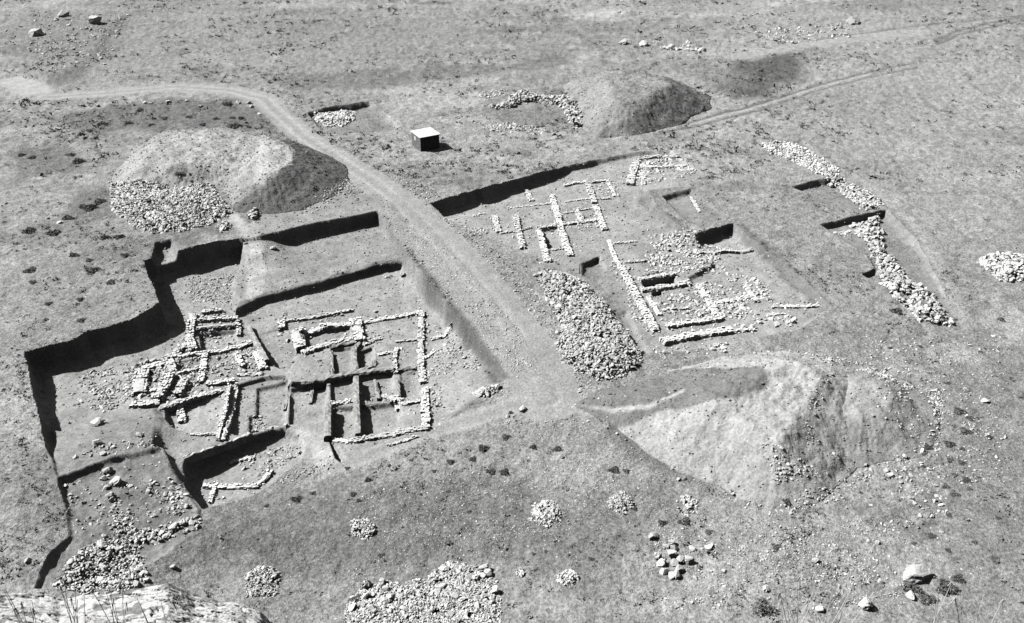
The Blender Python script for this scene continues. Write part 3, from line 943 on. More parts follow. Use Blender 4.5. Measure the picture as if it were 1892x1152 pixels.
def wall_geo(pts, w, h, size=0.26, group=None, tone=(0.53, 0.80), ruin=0.5):
    size = size * 0.54
    w = w * 0.88
    h = h * (0.62 if group == GS else 0.56)
    P = wpts(pts, h * 0.8)
    core = ridge_geo(P, w * 0.8, h * 0.86, 0.55, 0.25, 0.03)
    Q, D = resample(P, size * 2.0)
    N = np.stack([-D[:, 1], D[:, 0]], 1)
    nr = max(2, int(round(w / (size * 1.75))))
    courses = max(1, int(round(h / (size * 1.1))))
    yaw = np.arctan2(D[:, 1], D[:, 0])
    pp, ss, yy = [], [], []
    zb = look(Zg, Q[:, 0], Q[:, 1])
    top = 1 - ruin * np.clip(vnoise(np.arange(len(Q)) * 0.35 + random.random() * 50, np.zeros(len(Q)), 3) * 1.4 - 0.3, 0, 1)
    for c in range(courses):
        z = (c + 0.55) * h / courses
        for k in range(nr):
            o = ((k + 0.5) / nr - 0.5) * w
            if c < courses - 1 and 0 < k < nr - 1:
                continue
            q = Q + N * o + D * rng.uniform(-.45, .45, (len(Q), 1)) * size + rng.normal(0, 0.025, Q.shape)
            ok = (z <= h * top + 0.05) & (rng.random(len(Q)) > 0.06)
            s = size * rng.uniform(0.7, 1.25, len(Q))
            pp.append(np.column_stack([q, zb + z + rng.normal(0, 0.04, len(Q))])[ok])
            ss.append(s[ok])
            yy.append(yaw[ok])
    g = stones_geo(np.concatenate(pp), np.concatenate(ss) * 0.86, tone[0], tone[1], np.concatenate(yy), (0.55, 0.85), (0.9, 1.35), 0.07, bank=(BV, BF))
    # stones fallen beside the wall
    nf = int(len(Q) * nr * 0.45)
    k = rng.integers(0, len(Q), nf)
    o = rng.normal(0, w * 0.5 + 0.25, nf)
    q = Q[k] + N[k] * o[:, None] + D[k] * rng.uniform(-.3, .3, (nf, 1))
    sf = size * np.clip(rng.lognormal(-0.35, 0.4, nf), 0.3, 1.3)
    fallen = stones_geo(np.column_stack([q, look(Zg, q[:, 0], q[:, 1]) + 0.25 * sf]), sf, tone[0] * 0.85, tone[1])
    return join([core, g, fallen])


def wall(label, pts, w=0.75, h=0.45, size=0.25, group=None, cat='stone wall', **kw):
    v, f, t = wall_geo(pts, w, h, size, group, **kw)
    o = link('stone_wall', make_mesh('stone_wall', v, f, t), M_STONE)
    return tag(o, label, cat, group)


def baulk(label, pts, w=0.7, h=0.5, tone=0.26, group='earthen walls between the sunken rooms', name='mud_wall', cat='earth wall'):
    h = h * 0.75
    P = wpts(pts, h * 0.8)
    v, f, t = ridge_geo(P, w, h, tone, 0.3, 0.04)
    t = t * (1 + 0.25 * rng.uniform(-1, 1, len(t)))
    o = link(name, make_mesh(name, v, f, t), M_MUD)
    return tag(o, label, cat, group)


GD = 'stone walls of the deep excavation'
GS = 'stone footings of the shallow excavation'
# deep excavation
wall('thick stone wall on the west of the small stepped room', [(356, 580), (352, 605), (350, 625), (357, 645)], 1.0, 0.8, 0.28, GD)
wall('upper one of two parallel stone walls behind the pale-floored room', [(364, 592), (400, 589), (437, 588)], 0.6, 0.7, 0.26, GD)
wall('lower one of two parallel stone walls behind the pale-floored room', [(363, 606), (400, 602), (440, 600)], 0.6, 0.8, 0.26, GD)
wall('short broken wall stub behind the two parallel walls', [(377, 577), (395, 574), (411, 574)], 0.6, 0.6, 0.27, GD)
wall('short stone return closing the pale-floored room on the ramp side', [(438, 590), (441, 604), (442, 619)], 0.6, 0.5, 0.24, GD)
wall('long thin stone wall in front of the pale-floored room', [(323, 658), (350, 655), (377, 653), (410, 649), (459, 636)], 0.6, 0.55, 0.24, GD)
wall('stubby thick wall at the edge of the big shadow', [(310, 656), (313, 668), (321, 686)], 0.9, 0.7, 0.28, GD)
wall('front wall of the small sunken room with grey floor', [(328, 689), (350, 685), (374, 679)], 0.5, 0.45, 0.22, GD)
wall('ragged cross wall running down beside the small sunken room', [(379, 656), (376, 676), (370, 706)], 0.7, 0.5, 0.25, GD)
wall('stone wall meeting the head of the double drain wall', [(384, 709), (405, 707), (431, 702)], 0.7, 0.5, 0.26, GD)
wall('low kerb of stones before the dark long step', [(440, 693), (462, 692), (485, 691)], 0.5, 0.3, 0.22, GD)
wall('stone wall running from rubble corner to the drain along a shaded scarp', [(297, 752), (335, 741), (379, 728), (407, 720)], 0.7, 0.5, 0.26, GD)
wall('western of the two close-set drain walls', [(424, 712), (416, 757), (402, 810)], 0.42, 0.6, 0.22, GD)
wall('eastern of the two close-set drain walls', [(437, 712), (430, 757), (412, 812)], 0.42, 0.6, 0.22, GD)
wall('single row of small stones across the sunken floor', [(353, 803), (378, 803), (401, 803)], 0.35, 0.25, 0.18, GD)
wall('free-standing block of stones on the sunken floor', [(331, 748), (334, 762), (336, 778)], 0.8, 0.5, 0.25, GD)
wall('square stone pier beside the earthen step', [(520, 594), (520, 606)], 0.8, 0.7, 0.27, GD)
wall('rear stone wall with a dark pit in it', [(524, 594), (556, 590), (587, 586), (620, 579), (650, 573)], 0.45, 0.4, 0.22, GD)
wall('thick north wall of the oblong room', [(557, 608), (600, 602), (654, 594)], 0.9, 0.75, 0.27, GD)
wall('broad west wall of the oblong room', [(545, 611), (550, 626), (556, 641)], 1.3, 0.7, 0.27, GD)
wall('ragged south wall of the oblong room', [(562, 650), (590, 641), (615, 633), (653, 626)], 0.8, 0.6, 0.26, GD)
wall('highest broadest wall closing the oblong room on the east', [(658, 590), (661, 607), (665, 628)], 1.25, 0.95, 0.28, GD)
wall('neat narrow wall from the oblong room to the east corner', [(673, 596), (705, 590), (736, 585), (781, 576)], 0.65, 0.4, 0.22, GD)
wall('long straight east wall of the building', [(779, 576), (778, 610), (777, 650), (778, 680), (782, 706)], 0.75, 0.55, 0.25, GD)
wall('shorter east wall segment beyond the gap near the path', [(785, 718), (786, 750), (787, 789)], 0.85, 0.5, 0.26, GD)
wall('long south wall of the building facing the path', [(655, 814), (700, 806), (745, 798), (789, 790)], 0.65, 0.4, 0.24, GD)
wall('crumbled south wall stretch near the dark ramp edge', [(613, 818), (640, 815), (671, 812)], 0.6, 0.3, 0.25, GD)
wall('low pale line of stones outside the south wall', [(718, 823), (745, 815), (772, 806)], 0.3, 0.2, 0.16, GD)
wall('short stone pier between the rooms south of the oblong room', [(733, 642), (729, 665), (731, 688)], 0.5, 0.45, 0.23, GD)
wall('stone pier with ragged end near the south-east room', [(732, 742), (736, 757)], 0.6, 0.4, 0.24, GD)
wall('low stone sill between the two long sunken rooms', [(612, 746), (628, 744), (643, 742)], 0.6, 0.4, 0.23, GD)
wall('row of stones closing the south-east room', [(722, 735), (745, 748), (776, 742)], 0.4, 0.3, 0.22, GD)
wall('ruined stone line on the sloping east bank', [(798, 627), (820, 622), (829, 608)], 0.5, 0.3, 0.24, GD)
wall('stone wall in the sunken pit under the tall scarp', [(428, 854), (447, 848), (468, 845)], 0.5, 0.35, 0.22, GD)
wall('stone wall along the open side of the sunken pit', [(378, 898), (420, 899), (476, 899)], 0.6, 0.4, 0.23, GD)
wall('thin stone line between the pit wall and the shaded corner', [(399, 892), (394, 910), (388, 927)], 0.45, 0.35, 0.2, GD)
wall('ragged stone corner at the east end of the pit', [(476, 894), (490, 884), (498, 872)], 0.6, 0.5, 0.25, GD)
wall('massive ruined wall block beside the west rubble with a dark hole at its side', [(263, 684), (259, 702), (256, 724)], 1.5, 0.9, 0.27, GD)
wall('ruined wall stretch at the lower end of the west rubble', [(243, 748), (266, 746), (292, 742)], 0.9, 0.6, 0.26, GD)
wall('slanting ruined wall along the east of the west rubble', [(312, 690), (303, 712), (290, 735)], 1.2, 0.9, 0.27, GD)
wall('short broken wall at the top of the west rubble', [(268, 680), (285, 675), (303, 672)], 0.9, 0.6, 0.26, GD)
wall('stepped wall along the edge of the big shadow', [(306, 664), (320, 654), (334, 643), (346, 633)], 0.8, 0.7, 0.26, GD)
wall('short wall joining the shadow edge to the stepped room', [(327, 643), (338, 642), (350, 640)], 0.6, 0.6, 0.25, GD)
wall('thick rubble-built wall in front of the ramp foot', [(437, 643), (450, 637), (463, 629)], 1.0, 0.7, 0.27, GD)
wall('ruined wall dropping from the rubble-built wall', [(438, 654), (442, 664), (447, 676)], 0.7, 0.6, 0.25, GD)
wall('tumbled wall at the lower end of the slanting earthen wall', [(473, 652), (480, 666), (487, 680)], 0.9, 0.6, 0.27, GD)
wall('leaning thick wall with a deep shadow inside the rubble corner', [(341, 703), (334, 716), (327, 728)], 0.9, 0.9, 0.27, GD)
wall('row of stones beside the broad wall', [(675, 635), (690, 629), (702, 625)], 0.6, 0.4, 0.25, GD)
wall('faint thin wall reaching the long straight east wall', [(734, 632), (755, 629), (772, 627)], 0.35, 0.25, 0.2, GD)
wall('small stone spur outside the long straight east wall', [(787, 661), (795, 655), (802, 649)], 0.4, 0.3, 0.22, GD)
wall('faint stone line across the small eastern room', [(700, 655), (715, 653), (731, 651)], 0.35, 0.25, 0.2, GD)
wall('broken row of blocks below the crooked earthen divider', [(706, 731), (722, 735), (740, 740)], 0.6, 0.35, 0.25, GD)
wall('faint line of stones west of the isolated stub', [(940, 385), (966, 382), (993, 379)], 0.35, 0.15, 0.18, GS)
wall('faint slanting stone line through the eastern rooms', [(1036, 396), (1066, 390), (1098, 384)], 0.35, 0.15, 0.18, GS)
wall('faint stone line above the slanting one in the eastern rooms', [(1044, 374), (1070, 370), (1098, 366)], 0.35, 0.15, 0.18, GS)
wall('short link between cross footing and eastern footing', [(1108, 404), (1114, 412), (1118, 424)], 0.7, 0.3, 0.24, GS)
# earthen walls
GE = 'earthen walls between the sunken rooms'
baulk('narrow slanting earthen wall between two dark slots', [(457, 600), (470, 625), (482, 648), (494, 668)], 0.55, 0.8, 0.3)
baulk('longest earthen wall crossing the whole building', [(533, 714), (570, 707), (604, 699), (640, 692), (660, 689), (700, 684), (727, 682)], 0.7, 0.6)
baulk('low earthen wall ending at the east stone wall', [(735, 684), (755, 680), (770, 679)], 0.45, 0.35)
baulk('curved earthen wall beside the broad wall', [(664, 634), (655, 646), (655, 665), (659, 683), (672, 684), (686, 678), (692, 668)], 0.55, 0.5)
baulk('earthen wall under the south wall of the oblong room', [(609, 641), (630, 637), (654, 632)], 0.5, 0.45)
baulk('straight earthen wall between the two long sunken rooms', [(658, 698), (659, 730), (660, 765), (662, 803)], 0.6, 0.75)
baulk('earthen wall west of the long sunken rooms', [(607, 748), (606, 775), (606, 808)], 0.7, 0.75)
baulk('slight earthen divider north of the crossing wall', [(612, 650), (613, 672), (614, 694)], 0.35, 0.35)
baulk('crooked earthen divider among the southern small rooms', [(693, 703), (697, 720), (700, 738)], 0.35, 0.4)
baulk('straight slim earthen divider by the south-east room', [(735, 702), (736, 718), (738, 734)], 0.35, 0.4)
baulk('thin earthen divider in the big western room', [(534, 718), (531, 740), (526, 758)], 0.3, 0.3)
baulk('earthen rib with a rounded foot in the western room', [(576, 712), (577, 728), (573, 746)], 0.3, 0.25)
baulk('crisp thin earthen rim above the tall shaded scarp', [(338, 847), (405, 823), (455, 806), (505, 788), (530, 787)], 0.35, 0.3, 0.45)
# shallow excavation
wall('short white footing, westernmost of the grid of rooms', [(914, 399), (917, 413), (921, 428)], 0.8, 0.35, 0.25, GS)
wall('white footing with a spread foot at the west of the grid', [(952, 399), (957, 420), (961, 438), (966, 457)], 0.8, 0.45, 0.25, GS)
wall('thin stone line joining the two western footings', [(926, 431), (945, 428), (960, 426), (981, 420)], 0.4, 0.25, 0.2, GS)
wall('white footing beside the small dark cellar', [(996, 426), (1001, 443), (1006, 463), (1012, 482)], 0.85, 0.4, 0.25, GS)
wall('longest white footing running through the middle of the grid', [(1020, 362), (1029, 392), (1036, 420), (1044, 445), (1054, 472)], 0.85, 0.4, 0.25, GS)
wall('long cross footing through the middle of the grid', [(995, 421), (1035, 414), (1068, 411), (1092, 408), (1113, 404)], 0.8, 0.35, 0.24, GS)
wall('upper part of the eastern footing of the grid', [(1086, 340), (1092, 356), (1098, 374)], 0.9, 0.4, 0.25, GS)
wall('lower part of the eastern footing of the grid', [(1101, 380), (1107, 400), (1117, 424)], 0.9, 0.4, 0.25, GS)
wall('ragged northern footing of the grid beneath the scarp', [(1044, 343), (1062, 338), (1090, 337), (1125, 334)], 0.55, 0.35, 0.24, GS)
wall('crumbling north-east corner footing of the grid', [(1124, 337), (1130, 348), (1136, 362)], 0.6, 0.3, 0.24, GS)
wall('little side footing with a shaded trench below it', [(1101, 367), (1114, 367), (1127, 366)], 0.5, 0.3, 0.22, GS)
wall('short footing standing between two longer ones near the cross footing', [(1065, 387), (1070, 397), (1075, 407)], 0.8, 0.35, 0.25, GS)
wall('thin stone line leading into the longest footing', [(993, 379), (1008, 377), (1021, 375)], 0.4, 0.2, 0.2, GS)
wall('isolated stub of footing close under the long scarp', [(975, 353), (978, 362), (982, 371)], 0.75, 0.3, 0.24, GS)
wall('thin footing closing the small grey room', [(1008, 463), (1025, 461), (1041, 459)], 0.4, 0.25, 0.2, GS)
wall('faint thin line of stones at the west corner of the scarp', [(874, 400), (887, 396), (901, 395)], 0.3, 0.15, 0.18, GS)
wall('upper slim reach of the long diagonal wall', [(1125, 444), (1131, 462), (1138, 478), (1146, 492)], 0.6, 0.35, 0.25, GS)
wall('thick double-faced diagonal wall beside the stone tongue', [(1149, 494), (1163, 520), (1178, 550), (1196, 582), (1212, 610)], 1.0, 0.5, 0.28, GS)
wall('thin inner wall parallel to the thick diagonal wall', [(1198, 548), (1207, 564), (1218, 581)], 0.6, 0.35, 0.25, GS)
wall('thick front wall of big blocks with a shadow below', [(1225, 630), (1260, 623), (1300, 616), (1350, 609)], 1.1, 0.6, 0.32, GS)
wall('thin continuation of the thick front wall', [(1352, 613), (1372, 610), (1392, 608)], 0.5, 0.4, 0.26, GS)
wall('stone edge above the narrow shaded cell', [(1182, 516), (1212, 511), (1246, 505)], 0.85, 0.55, 0.24, GS)
wall('wall in front of the narrow shaded cell', [(1186, 535), (1215, 531), (1245, 527), (1273, 522)], 0.85, 0.55, 0.25, GS)
wall('straight crisp wall jutting from the deeper pit', [(1292, 467), (1340, 464), (1390, 461)], 0.6, 0.45, 0.24, GS)
wall('low wall parallel to the thick front wall', [(1233, 602), (1270, 596), (1300, 592), (1329, 587)], 0.85, 0.55, 0.25, GS)
wall('curving wall closing the rubble-filled room', [(1292, 527), (1306, 550), (1318, 570), (1329, 586)], 0.85, 0.55, 0.24, GS)
wall('irregular wall across the eastern rubble', [(1320, 560), (1345, 556), (1387, 549)], 0.7, 0.3, 0.25, GS)
wall('short wall running down the eastern rubble', [(1376, 524), (1386, 540), (1397, 557)], 0.7, 0.35, 0.25, GS)
wall('low ruined wall below the diagonal wall head', [(1134, 486), (1165, 484), (1198, 481)], 0.5, 0.25, 0.23, GS)
wall('faint wall near the north end of the diagonal wall', [(1133, 450), (1155, 448), (1177, 446)], 0.4, 0.2, 0.2, GS)
wall('easternmost wall of coarse blocks near the grass edge', [(1430, 566), (1460, 566), (1490, 566), (1514, 563)], 0.6, 0.3, 0.26, GS)
wall('short stone line below the easternmost wall', [(1420, 582), (1433, 581), (1447, 579)], 0.5, 0.25, 0.22, GS)
wall('broken wall across the rubble-filled room', [(1225, 573), (1248, 570), (1274, 569)], 0.5, 0.3, 0.24, GS)
wall('thick curved wall at the north corner of the shallow excavation', [(1164, 339), (1168, 320), (1177, 298)], 1.2, 0.5, 0.28, GS)
wall('topmost wall under the north rim of the shallow excavation', [(1178, 294), (1210, 289), (1252, 287)], 0.9, 0.4, 0.27, GS)
wall('second wall below the topmost one', [(1188, 309), (1225, 308), (1265, 306)], 0.7, 0.35, 0.25, GS)
wall('thin white footing in the small upper pit', [(1277, 364), (1284, 376), (1292, 391)], 0.4, 0.2, 0.2, GS)
wall('straggling line of blocks beyond the grassy mound', [(1228, 88), (1250, 90), (1275, 93), (1300, 93)], 0.8, 0.4, 0.45)

# ------------------------------------------------------------------ loose rubble nobody could count
def rubble(polys, label):
    parts = []
    for poly, size, keep in polys:
        size = size * 0.62
        x, y, d = fill(poly, size * 1.75, 0.48)
        q = rng.random(len(x)) < 1.25 * keep * np.clip(0.75 + 1.6 * fbm(x, y, 1.5, 3, 410), 0.1, 1.3) * np.clip(0.35 + d, 0, 1)
        x, y = x[q], y[q]
        s = size * np.clip(rng.lognormal(0, 0.42, len(x)), 0.4, 2.3)
        parts.append(stones_geo(np.stack([x, y, look(Zt, x, y) + s * 0.15], 1), s, 0.42, 0.76))
    v, f, t = join(parts)
    tag(link('rubble', make_mesh('rubble', v, f, t), M_STONE), label, kind='stuff')


rubble([([(228, 690), (255, 672), (300, 664), (312, 690), (322, 686), (300, 735), (280, 748), (245, 745)], 0.27, 0.95),
        ([(130, 700), (200, 680), (245, 690), (245, 740), (200, 765), (140, 750), (125, 720)], 0.2, 0.6),
        ([(350, 580), (440, 575), (445, 640), (490, 680), (430, 705), (330, 740), (300, 700), (310, 660)], 0.2, 0.3),
        ([(165, 690), (240, 672), (240, 690), (180, 700)], 0.2, 0.4),
        ([(330, 690), (372, 680), (378, 700), (345, 725), (310, 745), (318, 715)], 0.22, 0.35),
        ([(440, 640), (485, 645), (495, 685), (440, 690), (445, 665)], 0.23, 0.55),
        ([(425, 640), (460, 628), (462, 640), (432, 655)], 0.24, 0.7),
        ([(455, 770), (490, 765), (495, 795), (458, 800)], 0.17, 0.5),
        ([(495, 585), (525, 575), (560, 575), (520, 592)], 0.18, 0.5),
        ([(560, 585), (650, 570), (655, 585), (560, 600)], 0.2, 0.35),
        ([(505, 610), (540, 606), (545, 640), (520, 640)], 0.22, 0.5),
        ([(660, 622), (705, 612), (712, 635), (670, 640)], 0.22, 0.5),
        ([(800, 600), (835, 595), (880, 655), (890, 690), (860, 690), (825, 650)], 0.2, 0.4),
        ([(785, 650), (835, 640), (860, 655), (830, 690), (790, 700)], 0.14, 0.5),
        ([(785, 715), (810, 715), (820, 760), (795, 760)], 0.16, 0.35),
        ([(605, 735), (650, 730), (652, 745), (610, 750)], 0.22, 0.3),
        ([(655, 735), (690, 732), (690, 745), (660, 745)], 0.22, 0.5),
        ([(690, 745), (730, 730), (735, 745), (700, 750)], 0.2, 0.5),
        ([(430, 850), (500, 830), (540, 820), (560, 835), (500, 875), (470, 890), (450, 870)], 0.17, 0.55),
        ([(630, 840), (540, 870), (500, 900), (520, 900), (640, 860)], 0.12, 0.3),
        ([(700, 505), (752, 497), (760, 510), (710, 518)], 0.2, 0.25),
        ([(330, 480), (440, 500), (430, 565), (350, 560)], 0.13, 0.35)], 'pale loose stones strewn between the walls of the deep excavation')
rubble([([(1165, 300), (1250, 285), (1290, 318), (1260, 330), (1200, 340), (1170, 335)], 0.24, 0.5),
        ([(1185, 300), (1210, 310), (1205, 340), (1180, 345)], 0.26, 0.7),
        ([(1190, 425), (1260, 420), (1330, 455), (1290, 475), (1210, 465)], 0.24, 0.65),
        ([(1195, 465), (1330, 470), (1340, 500), (1240, 505), (1190, 515)], 0.22, 0.6),
        ([(1200, 535), (1330, 520), (1390, 560), (1330, 590), (1240, 600), (1215, 570)], 0.22, 0.4),
        ([(1330, 500), (1420, 520), (1430, 560), (1370, 565)], 0.22, 0.35),
        ([(1340, 555), (1460, 560), (1470, 600), (1400, 615), (1350, 600)], 0.26, 0.35),
        ([(1448, 588), (1470, 592), (1468, 605), (1450, 610)], 0.24, 0.8),
        ([(1310, 635), (1340, 630), (1345, 655), (1315, 655)], 0.22, 0.6),
        ([(1200, 640), (1300, 640), (1330, 665), (1220, 665)], 0.18, 0.2),
        ([(860, 420), (905, 425), (900, 435), (865, 430)], 0.2, 0.5),
        ([(870, 225), (905, 222), (1010, 235), (1005, 250), (900, 242)], 0.22, 0.5),
        ([(880, 170), (940, 165), (930, 180), (885, 185)], 0.24, 0.4),
        ([(1075, 335), (1150, 335), (1160, 360), (1120, 370)], 0.18, 0.2),
        ([(1060, 400), (1125, 400), (1115, 430), (1065, 425)], 0.18, 0.25),
        ([(1125, 490), (1150, 500), (1200, 600), (1170, 600)], 0.18, 0.3),
        ([(1590, 470), (1640, 460), (1660, 480), (1620, 490)], 0.18, 0.3),
        ([(1540, 430), (1600, 425), (1600, 435), (1550, 440)], 0.18, 0.35),
        ([(1300, 450), (1390, 455), (1390, 465), (1310, 468)], 0.14, 0.4)], 'pale loose stones strewn over the shallow excavation')
rubble([([(1480, 650), (1600, 670), (1690, 715), (1690, 730), (1600, 690), (1500, 665)], 0.16, 0.35),
        ([(1560, 890), (1620, 850), (1700, 830), (1720, 830), (1640, 880), (1570, 910)], 0.17, 0.4),
        ([(1340, 900), (1430, 935), (1550, 900), (1560, 925), (1430, 960), (1330, 920)], 0.14, 0.35),
        ([(1510, 700), (1540, 690), (1500, 800), (1470, 830)], 0.13, 0.3),
        ([(1700, 720), (1740, 720), (1750, 800), (1720, 820)], 0.15, 0.3),
        ([(1400, 820), (1450, 830), (1530, 880), (1440, 920)], 0.12, 0.3),
        ([(560, 380), (640, 330), (655, 345), (580, 400)], 0.15, 0.25),
        ([(1600, 620), (1860, 620), (1860, 900), (1700, 900), (1600, 700)], 0.11, 0.06),
        ([(1640, 850), (1730, 850), (1760, 1000), (1640, 980)], 0.15, 0.12),
        ([(1200, 960), (1700, 960), (1700, 1130), (1200, 1130)], 0.09, 0.12),
        ([(640, 900), (1200, 800), (1250, 950), (640, 1100)], 0.06, 0.06),
        ([(115, 890), (300, 852), (350, 930), (200, 1000), (140, 985)], 0.17, 0.16),
        ([(100, 850), (290, 800), (300, 830), (210, 842)], 0.15, 0.2),
        ([(250, 910), (340, 890), (365, 960), (280, 975)], 0.2, 0.35),
        ([(210, 960), (240, 940), (260, 960), (240, 980)], 0.13, 0.5),
        ([(140, 905), (190, 898), (190, 912), (145, 915)], 0.13, 0.6),
        ([(195, 920), (225, 925), (240, 965), (215, 965)], 0.13, 0.5),
        ([(60, 640), (280, 560), (290, 585), (60, 645)], 0.10, 0.15),
        ([(700, 400), (790, 420), (990, 640), (1000, 720), (940, 700), (830, 550)], 0.09, 0.13),
        ([(1150, 75), (1300, 78), (1320, 100), (1200, 95)], 0.35, 0.1),
        ([(1380, 60), (1560, 40), (1580, 70), (1420, 85)], 0.3, 0.12),
        ([(60, 20), (250, 25), (200, 120), (40, 140)], 0.3, 0.05)], 'small pale stones scattered over banks and grass')

# stones rolled to the feet of the spoil heaps
parts = []
for key, P in FOOT.items():
    nP = len(P)
    for i in range(nP):
        a, b = P[i], P[(i + 1) % nP]
        n = int(np.hypot(*(b - a)) * 5)
        t = rng.random(n)[:, None]
        q = a + (b - a) * t + rng.normal(0, 0.6, (n, 2))
        s = 0.07 * np.clip(rng.lognormal(0, 0.45, n), 0.4, 2.6)
        ok = fbm(q[:, 0], q[:, 1], 3.0, 3, 420) > -0.1
        q, s = q[ok], s[ok]
        parts.append(stones_geo(np.column_stack([q, look(Zt, q[:, 0], q[:, 1]) + 0.3 * s]), s, 0.3, 0.62))
v, f, t = join(parts)
tag(link('rubble', make_mesh('rubble', v, f, t), M_STONE), 'small stones rolled to the feet of the spoil heaps', kind='stuff')

# clods of earth over the heaps and the dug floors
def clods(mask, n, size, tone_of, label):
    jj, ii = np.nonzero(mask)
    # the same number per square metre everywhere
    wgt = (Y[jj, ii] ** 3)
    pick = rng.choice(len(jj), n, p=wgt / wgt.sum())
    x = X[jj[pick], ii[pick]] + rng.normal(0, 0.1, n)
    y = Y[jj[pick], ii[pick]] + rng.normal(0, 0.1, n)
    s = size * np.clip(rng.lognormal(0, 0.5, n), 0.4, 3.0)
    v, f, _t = stones_geo(np.column_stack([x, y, look(Zt, x, y) + 0.2 * s]), s)
    t = np.repeat(np.clip(look(tone_of, x, y) * rng.uniform(0.9, 1.6, n), 0.05, 0.6), SV1[0].shape[0])
    tag(link('clods', make_mesh('clods', v, f, t), M_STONE), label, kind='stuff')


tone_heap = np.full(X.shape, 0.25)
any_heap = np.zeros(X.shape, bool)
for key, M in MH.items():
    top = (M > 0.05) & (Zg + M > Z - 0.02)
    tone_heap = np.where(top, MT[key], tone_heap)
    any_heap |= top
clods(any_heap, 12000, 0.05, tone_heap, 'loose clods of earth on the spoil heaps')
clods((REG == 1) & ~any_heap, 9000, 0.06, T, 'loose clods of earth on the dug floors')
edge_ = (REG == 0) & (dline(wpts([(700, 345), (740, 378), (840, 480), (950, 615), (1010, 735)]), X, Y) < 5)
clods(edge_, 2500, 0.06, T + 0.08, 'loose clods of earth along the track')

# ------------------------------------------------------------------ boulders, every one its own object
BM = []
for i, v in enumerate(SV2):
    me = make_mesh('boulder', v, SF2, np.full(len(v), 0.45 + 0.015 * i), False)
    me.materials.append(M_STONE)
    BM.append(me)
nb = [0]


def boulder(px, py, wpx, label, group, tallness=None, up=0.0):
    x, y, z = (float(q[0]) for q in hit(px, py + wpx * 0.25))
    x, y, z = x, y, float(look(Zt, x, y)) + up
    r = wpx / 2 / px_per_m(x, y, z)
    o = bpy.data.objects.new('boulder', BM[nb[0] % len(BM)])
    nb[0] += 1
    C.objects.link(o)
    k = tallness or random.uniform(0.55, 0.85)
    o.scale = (r * random.uniform(1.1, 1.35), r * random.uniform(0.9, 1.2), r * k * 1.15)
    o.location = (x, y, z + r * k * 0.45)
    o.rotation_euler = (random.uniform(-.3, .3), random.uniform(-.3, .3), random.uniform(0, 6.28))
    return tag(o, label, 'boulder', group)


for (a, b, w) in [(153, 195, 8), (181, 195, 8), (268, 190, 8), (279, 191, 6), (311, 187, 8), (345, 187, 6), (371, 196, 7), (441, 190, 9), (460, 190, 8), (465, 197, 8), (479, 211, 6)]:
    boulder(a, b, w, 'white boulder in the row lining the bend of the far track', 'boulders lining the far track')
for (a, b, w, lab) in [(180, 780, 22, 'largest white boulder lying in the west strip of the trench'), (181, 817, 20, 'knobbly grey boulder below the largest one in the west strip'),
                       (258, 802, 12, 'lone round white boulder close to the sunken floor'), (192, 838, 12, 'small pale boulder on the brink of the low step'),
                       (200, 869, 17, 'topmost boulder in the short row below the low step'), (215, 889, 19, 'long flat boulder jutting sideways out of the short row'),
                       (965, 755, 12, 'white boulder on the grass just below the track fork'), (938, 769, 9, 'grey boulder touching a dark bush below the track fork'),
                       (745, 508, 11, 'white boulder under the terrace scarp by the track'), (505, 458, 11, 'white boulder at the top of the grassy terrace'),
                       (87, 403, 8, 'white boulder among the bushes west of the rectangular pile'), (110, 411, 8, 'flat pale stone beside the bushes west of the rectangular pile'),
                       (695, 575, 8, 'single pale boulder behind the neat narrow wall'), (990, 508, 10, 'white boulder at the tip of the stone tongue'),
                       (1160, 495, 9, 'square block at the head of the thick diagonal wall'), (1628, 1074, 12, 'small white boulder beside the bushy rock outcrop'),
                       (1598, 1114, 26, 'big white slab standing at the near edge of the grass'), (1514, 1126, 15, 'pale boulder among dry stalks at the near edge'),
                       (1506, 1036, 11, 'upright pale stone beside a leaning stalk'), (1414, 1086, 15, 'squared pale block lying alone on the grass'),
                       (1750, 998, 7, 'tiny bright white stone on the smooth grass'), (1731, 917, 9, 'round pale stone east of the big pale heap'),
                       (1683, 1099, 17, 'pale rounded stone under the outcrop bushes'), (1310, 1009, 16, 'round boulder farthest from the ring on the grass'),
                       (1279, 1013, 14, 'cracked grey boulder between the ring and the round boulder'), (1207, 990, 16, 'boulder by itself above the ring'),
                       (1285, 1067, 10, 'small boulder just outside the ring beside its shadow'), (1337, 1054, 9, 'little pointed stone well east of the ring'),
                       (1575, 38, 22, 'white boulder near the far double track'), (1152, 78, 15, 'pale rock starting the far line of rocks'),
                       (1188, 81, 15, 'pale rock second in the far line of rocks'), (1297, 92, 16, 'pale rock ending the far line of rocks'), (1240, 88, 12, 'pale rock in the straggling part of the far line'),
                       (350, 698, 11, 'white cube-like boulder on the wall by the small sunken room'), (366, 727, 13, 'bright white block on the wall along the shaded scarp'), (1820, 740, 11, 'pale boulder on the eastern slope'), (1785, 720, 9, 'low grey boulder on the eastern slope')]:
    boulder(a, b, w, lab, None)
for (a, b, w) in [(192, 884, 12), (198, 898, 12), (204, 913, 15), (207, 923, 11)]:
    boulder(a, b, w, 'pale boulder in the short row running downhill from the low step', 'boulders in the short row below the low step')
for (a, b, w) in [(1241, 1004, 10), (1231, 1011, 10), (1246, 1013, 10), (1216, 1030, 13), (1222, 1041, 13), (1228, 1056, 12), (1241, 1062, 13), (1251, 1064, 11), (1254, 1053, 13),
                  (1256, 1036, 13), (1241, 1023, 14), (1246, 1041, 12), (1272, 1036, 14)]:
    boulder(a, b, w * 1.2, 'pale boulder of the rough oval ring on the grass', 'boulders forming the oval ring', random.uniform(0.9, 1.3))
GB = 'boulders in the rubble spill above the ledge'
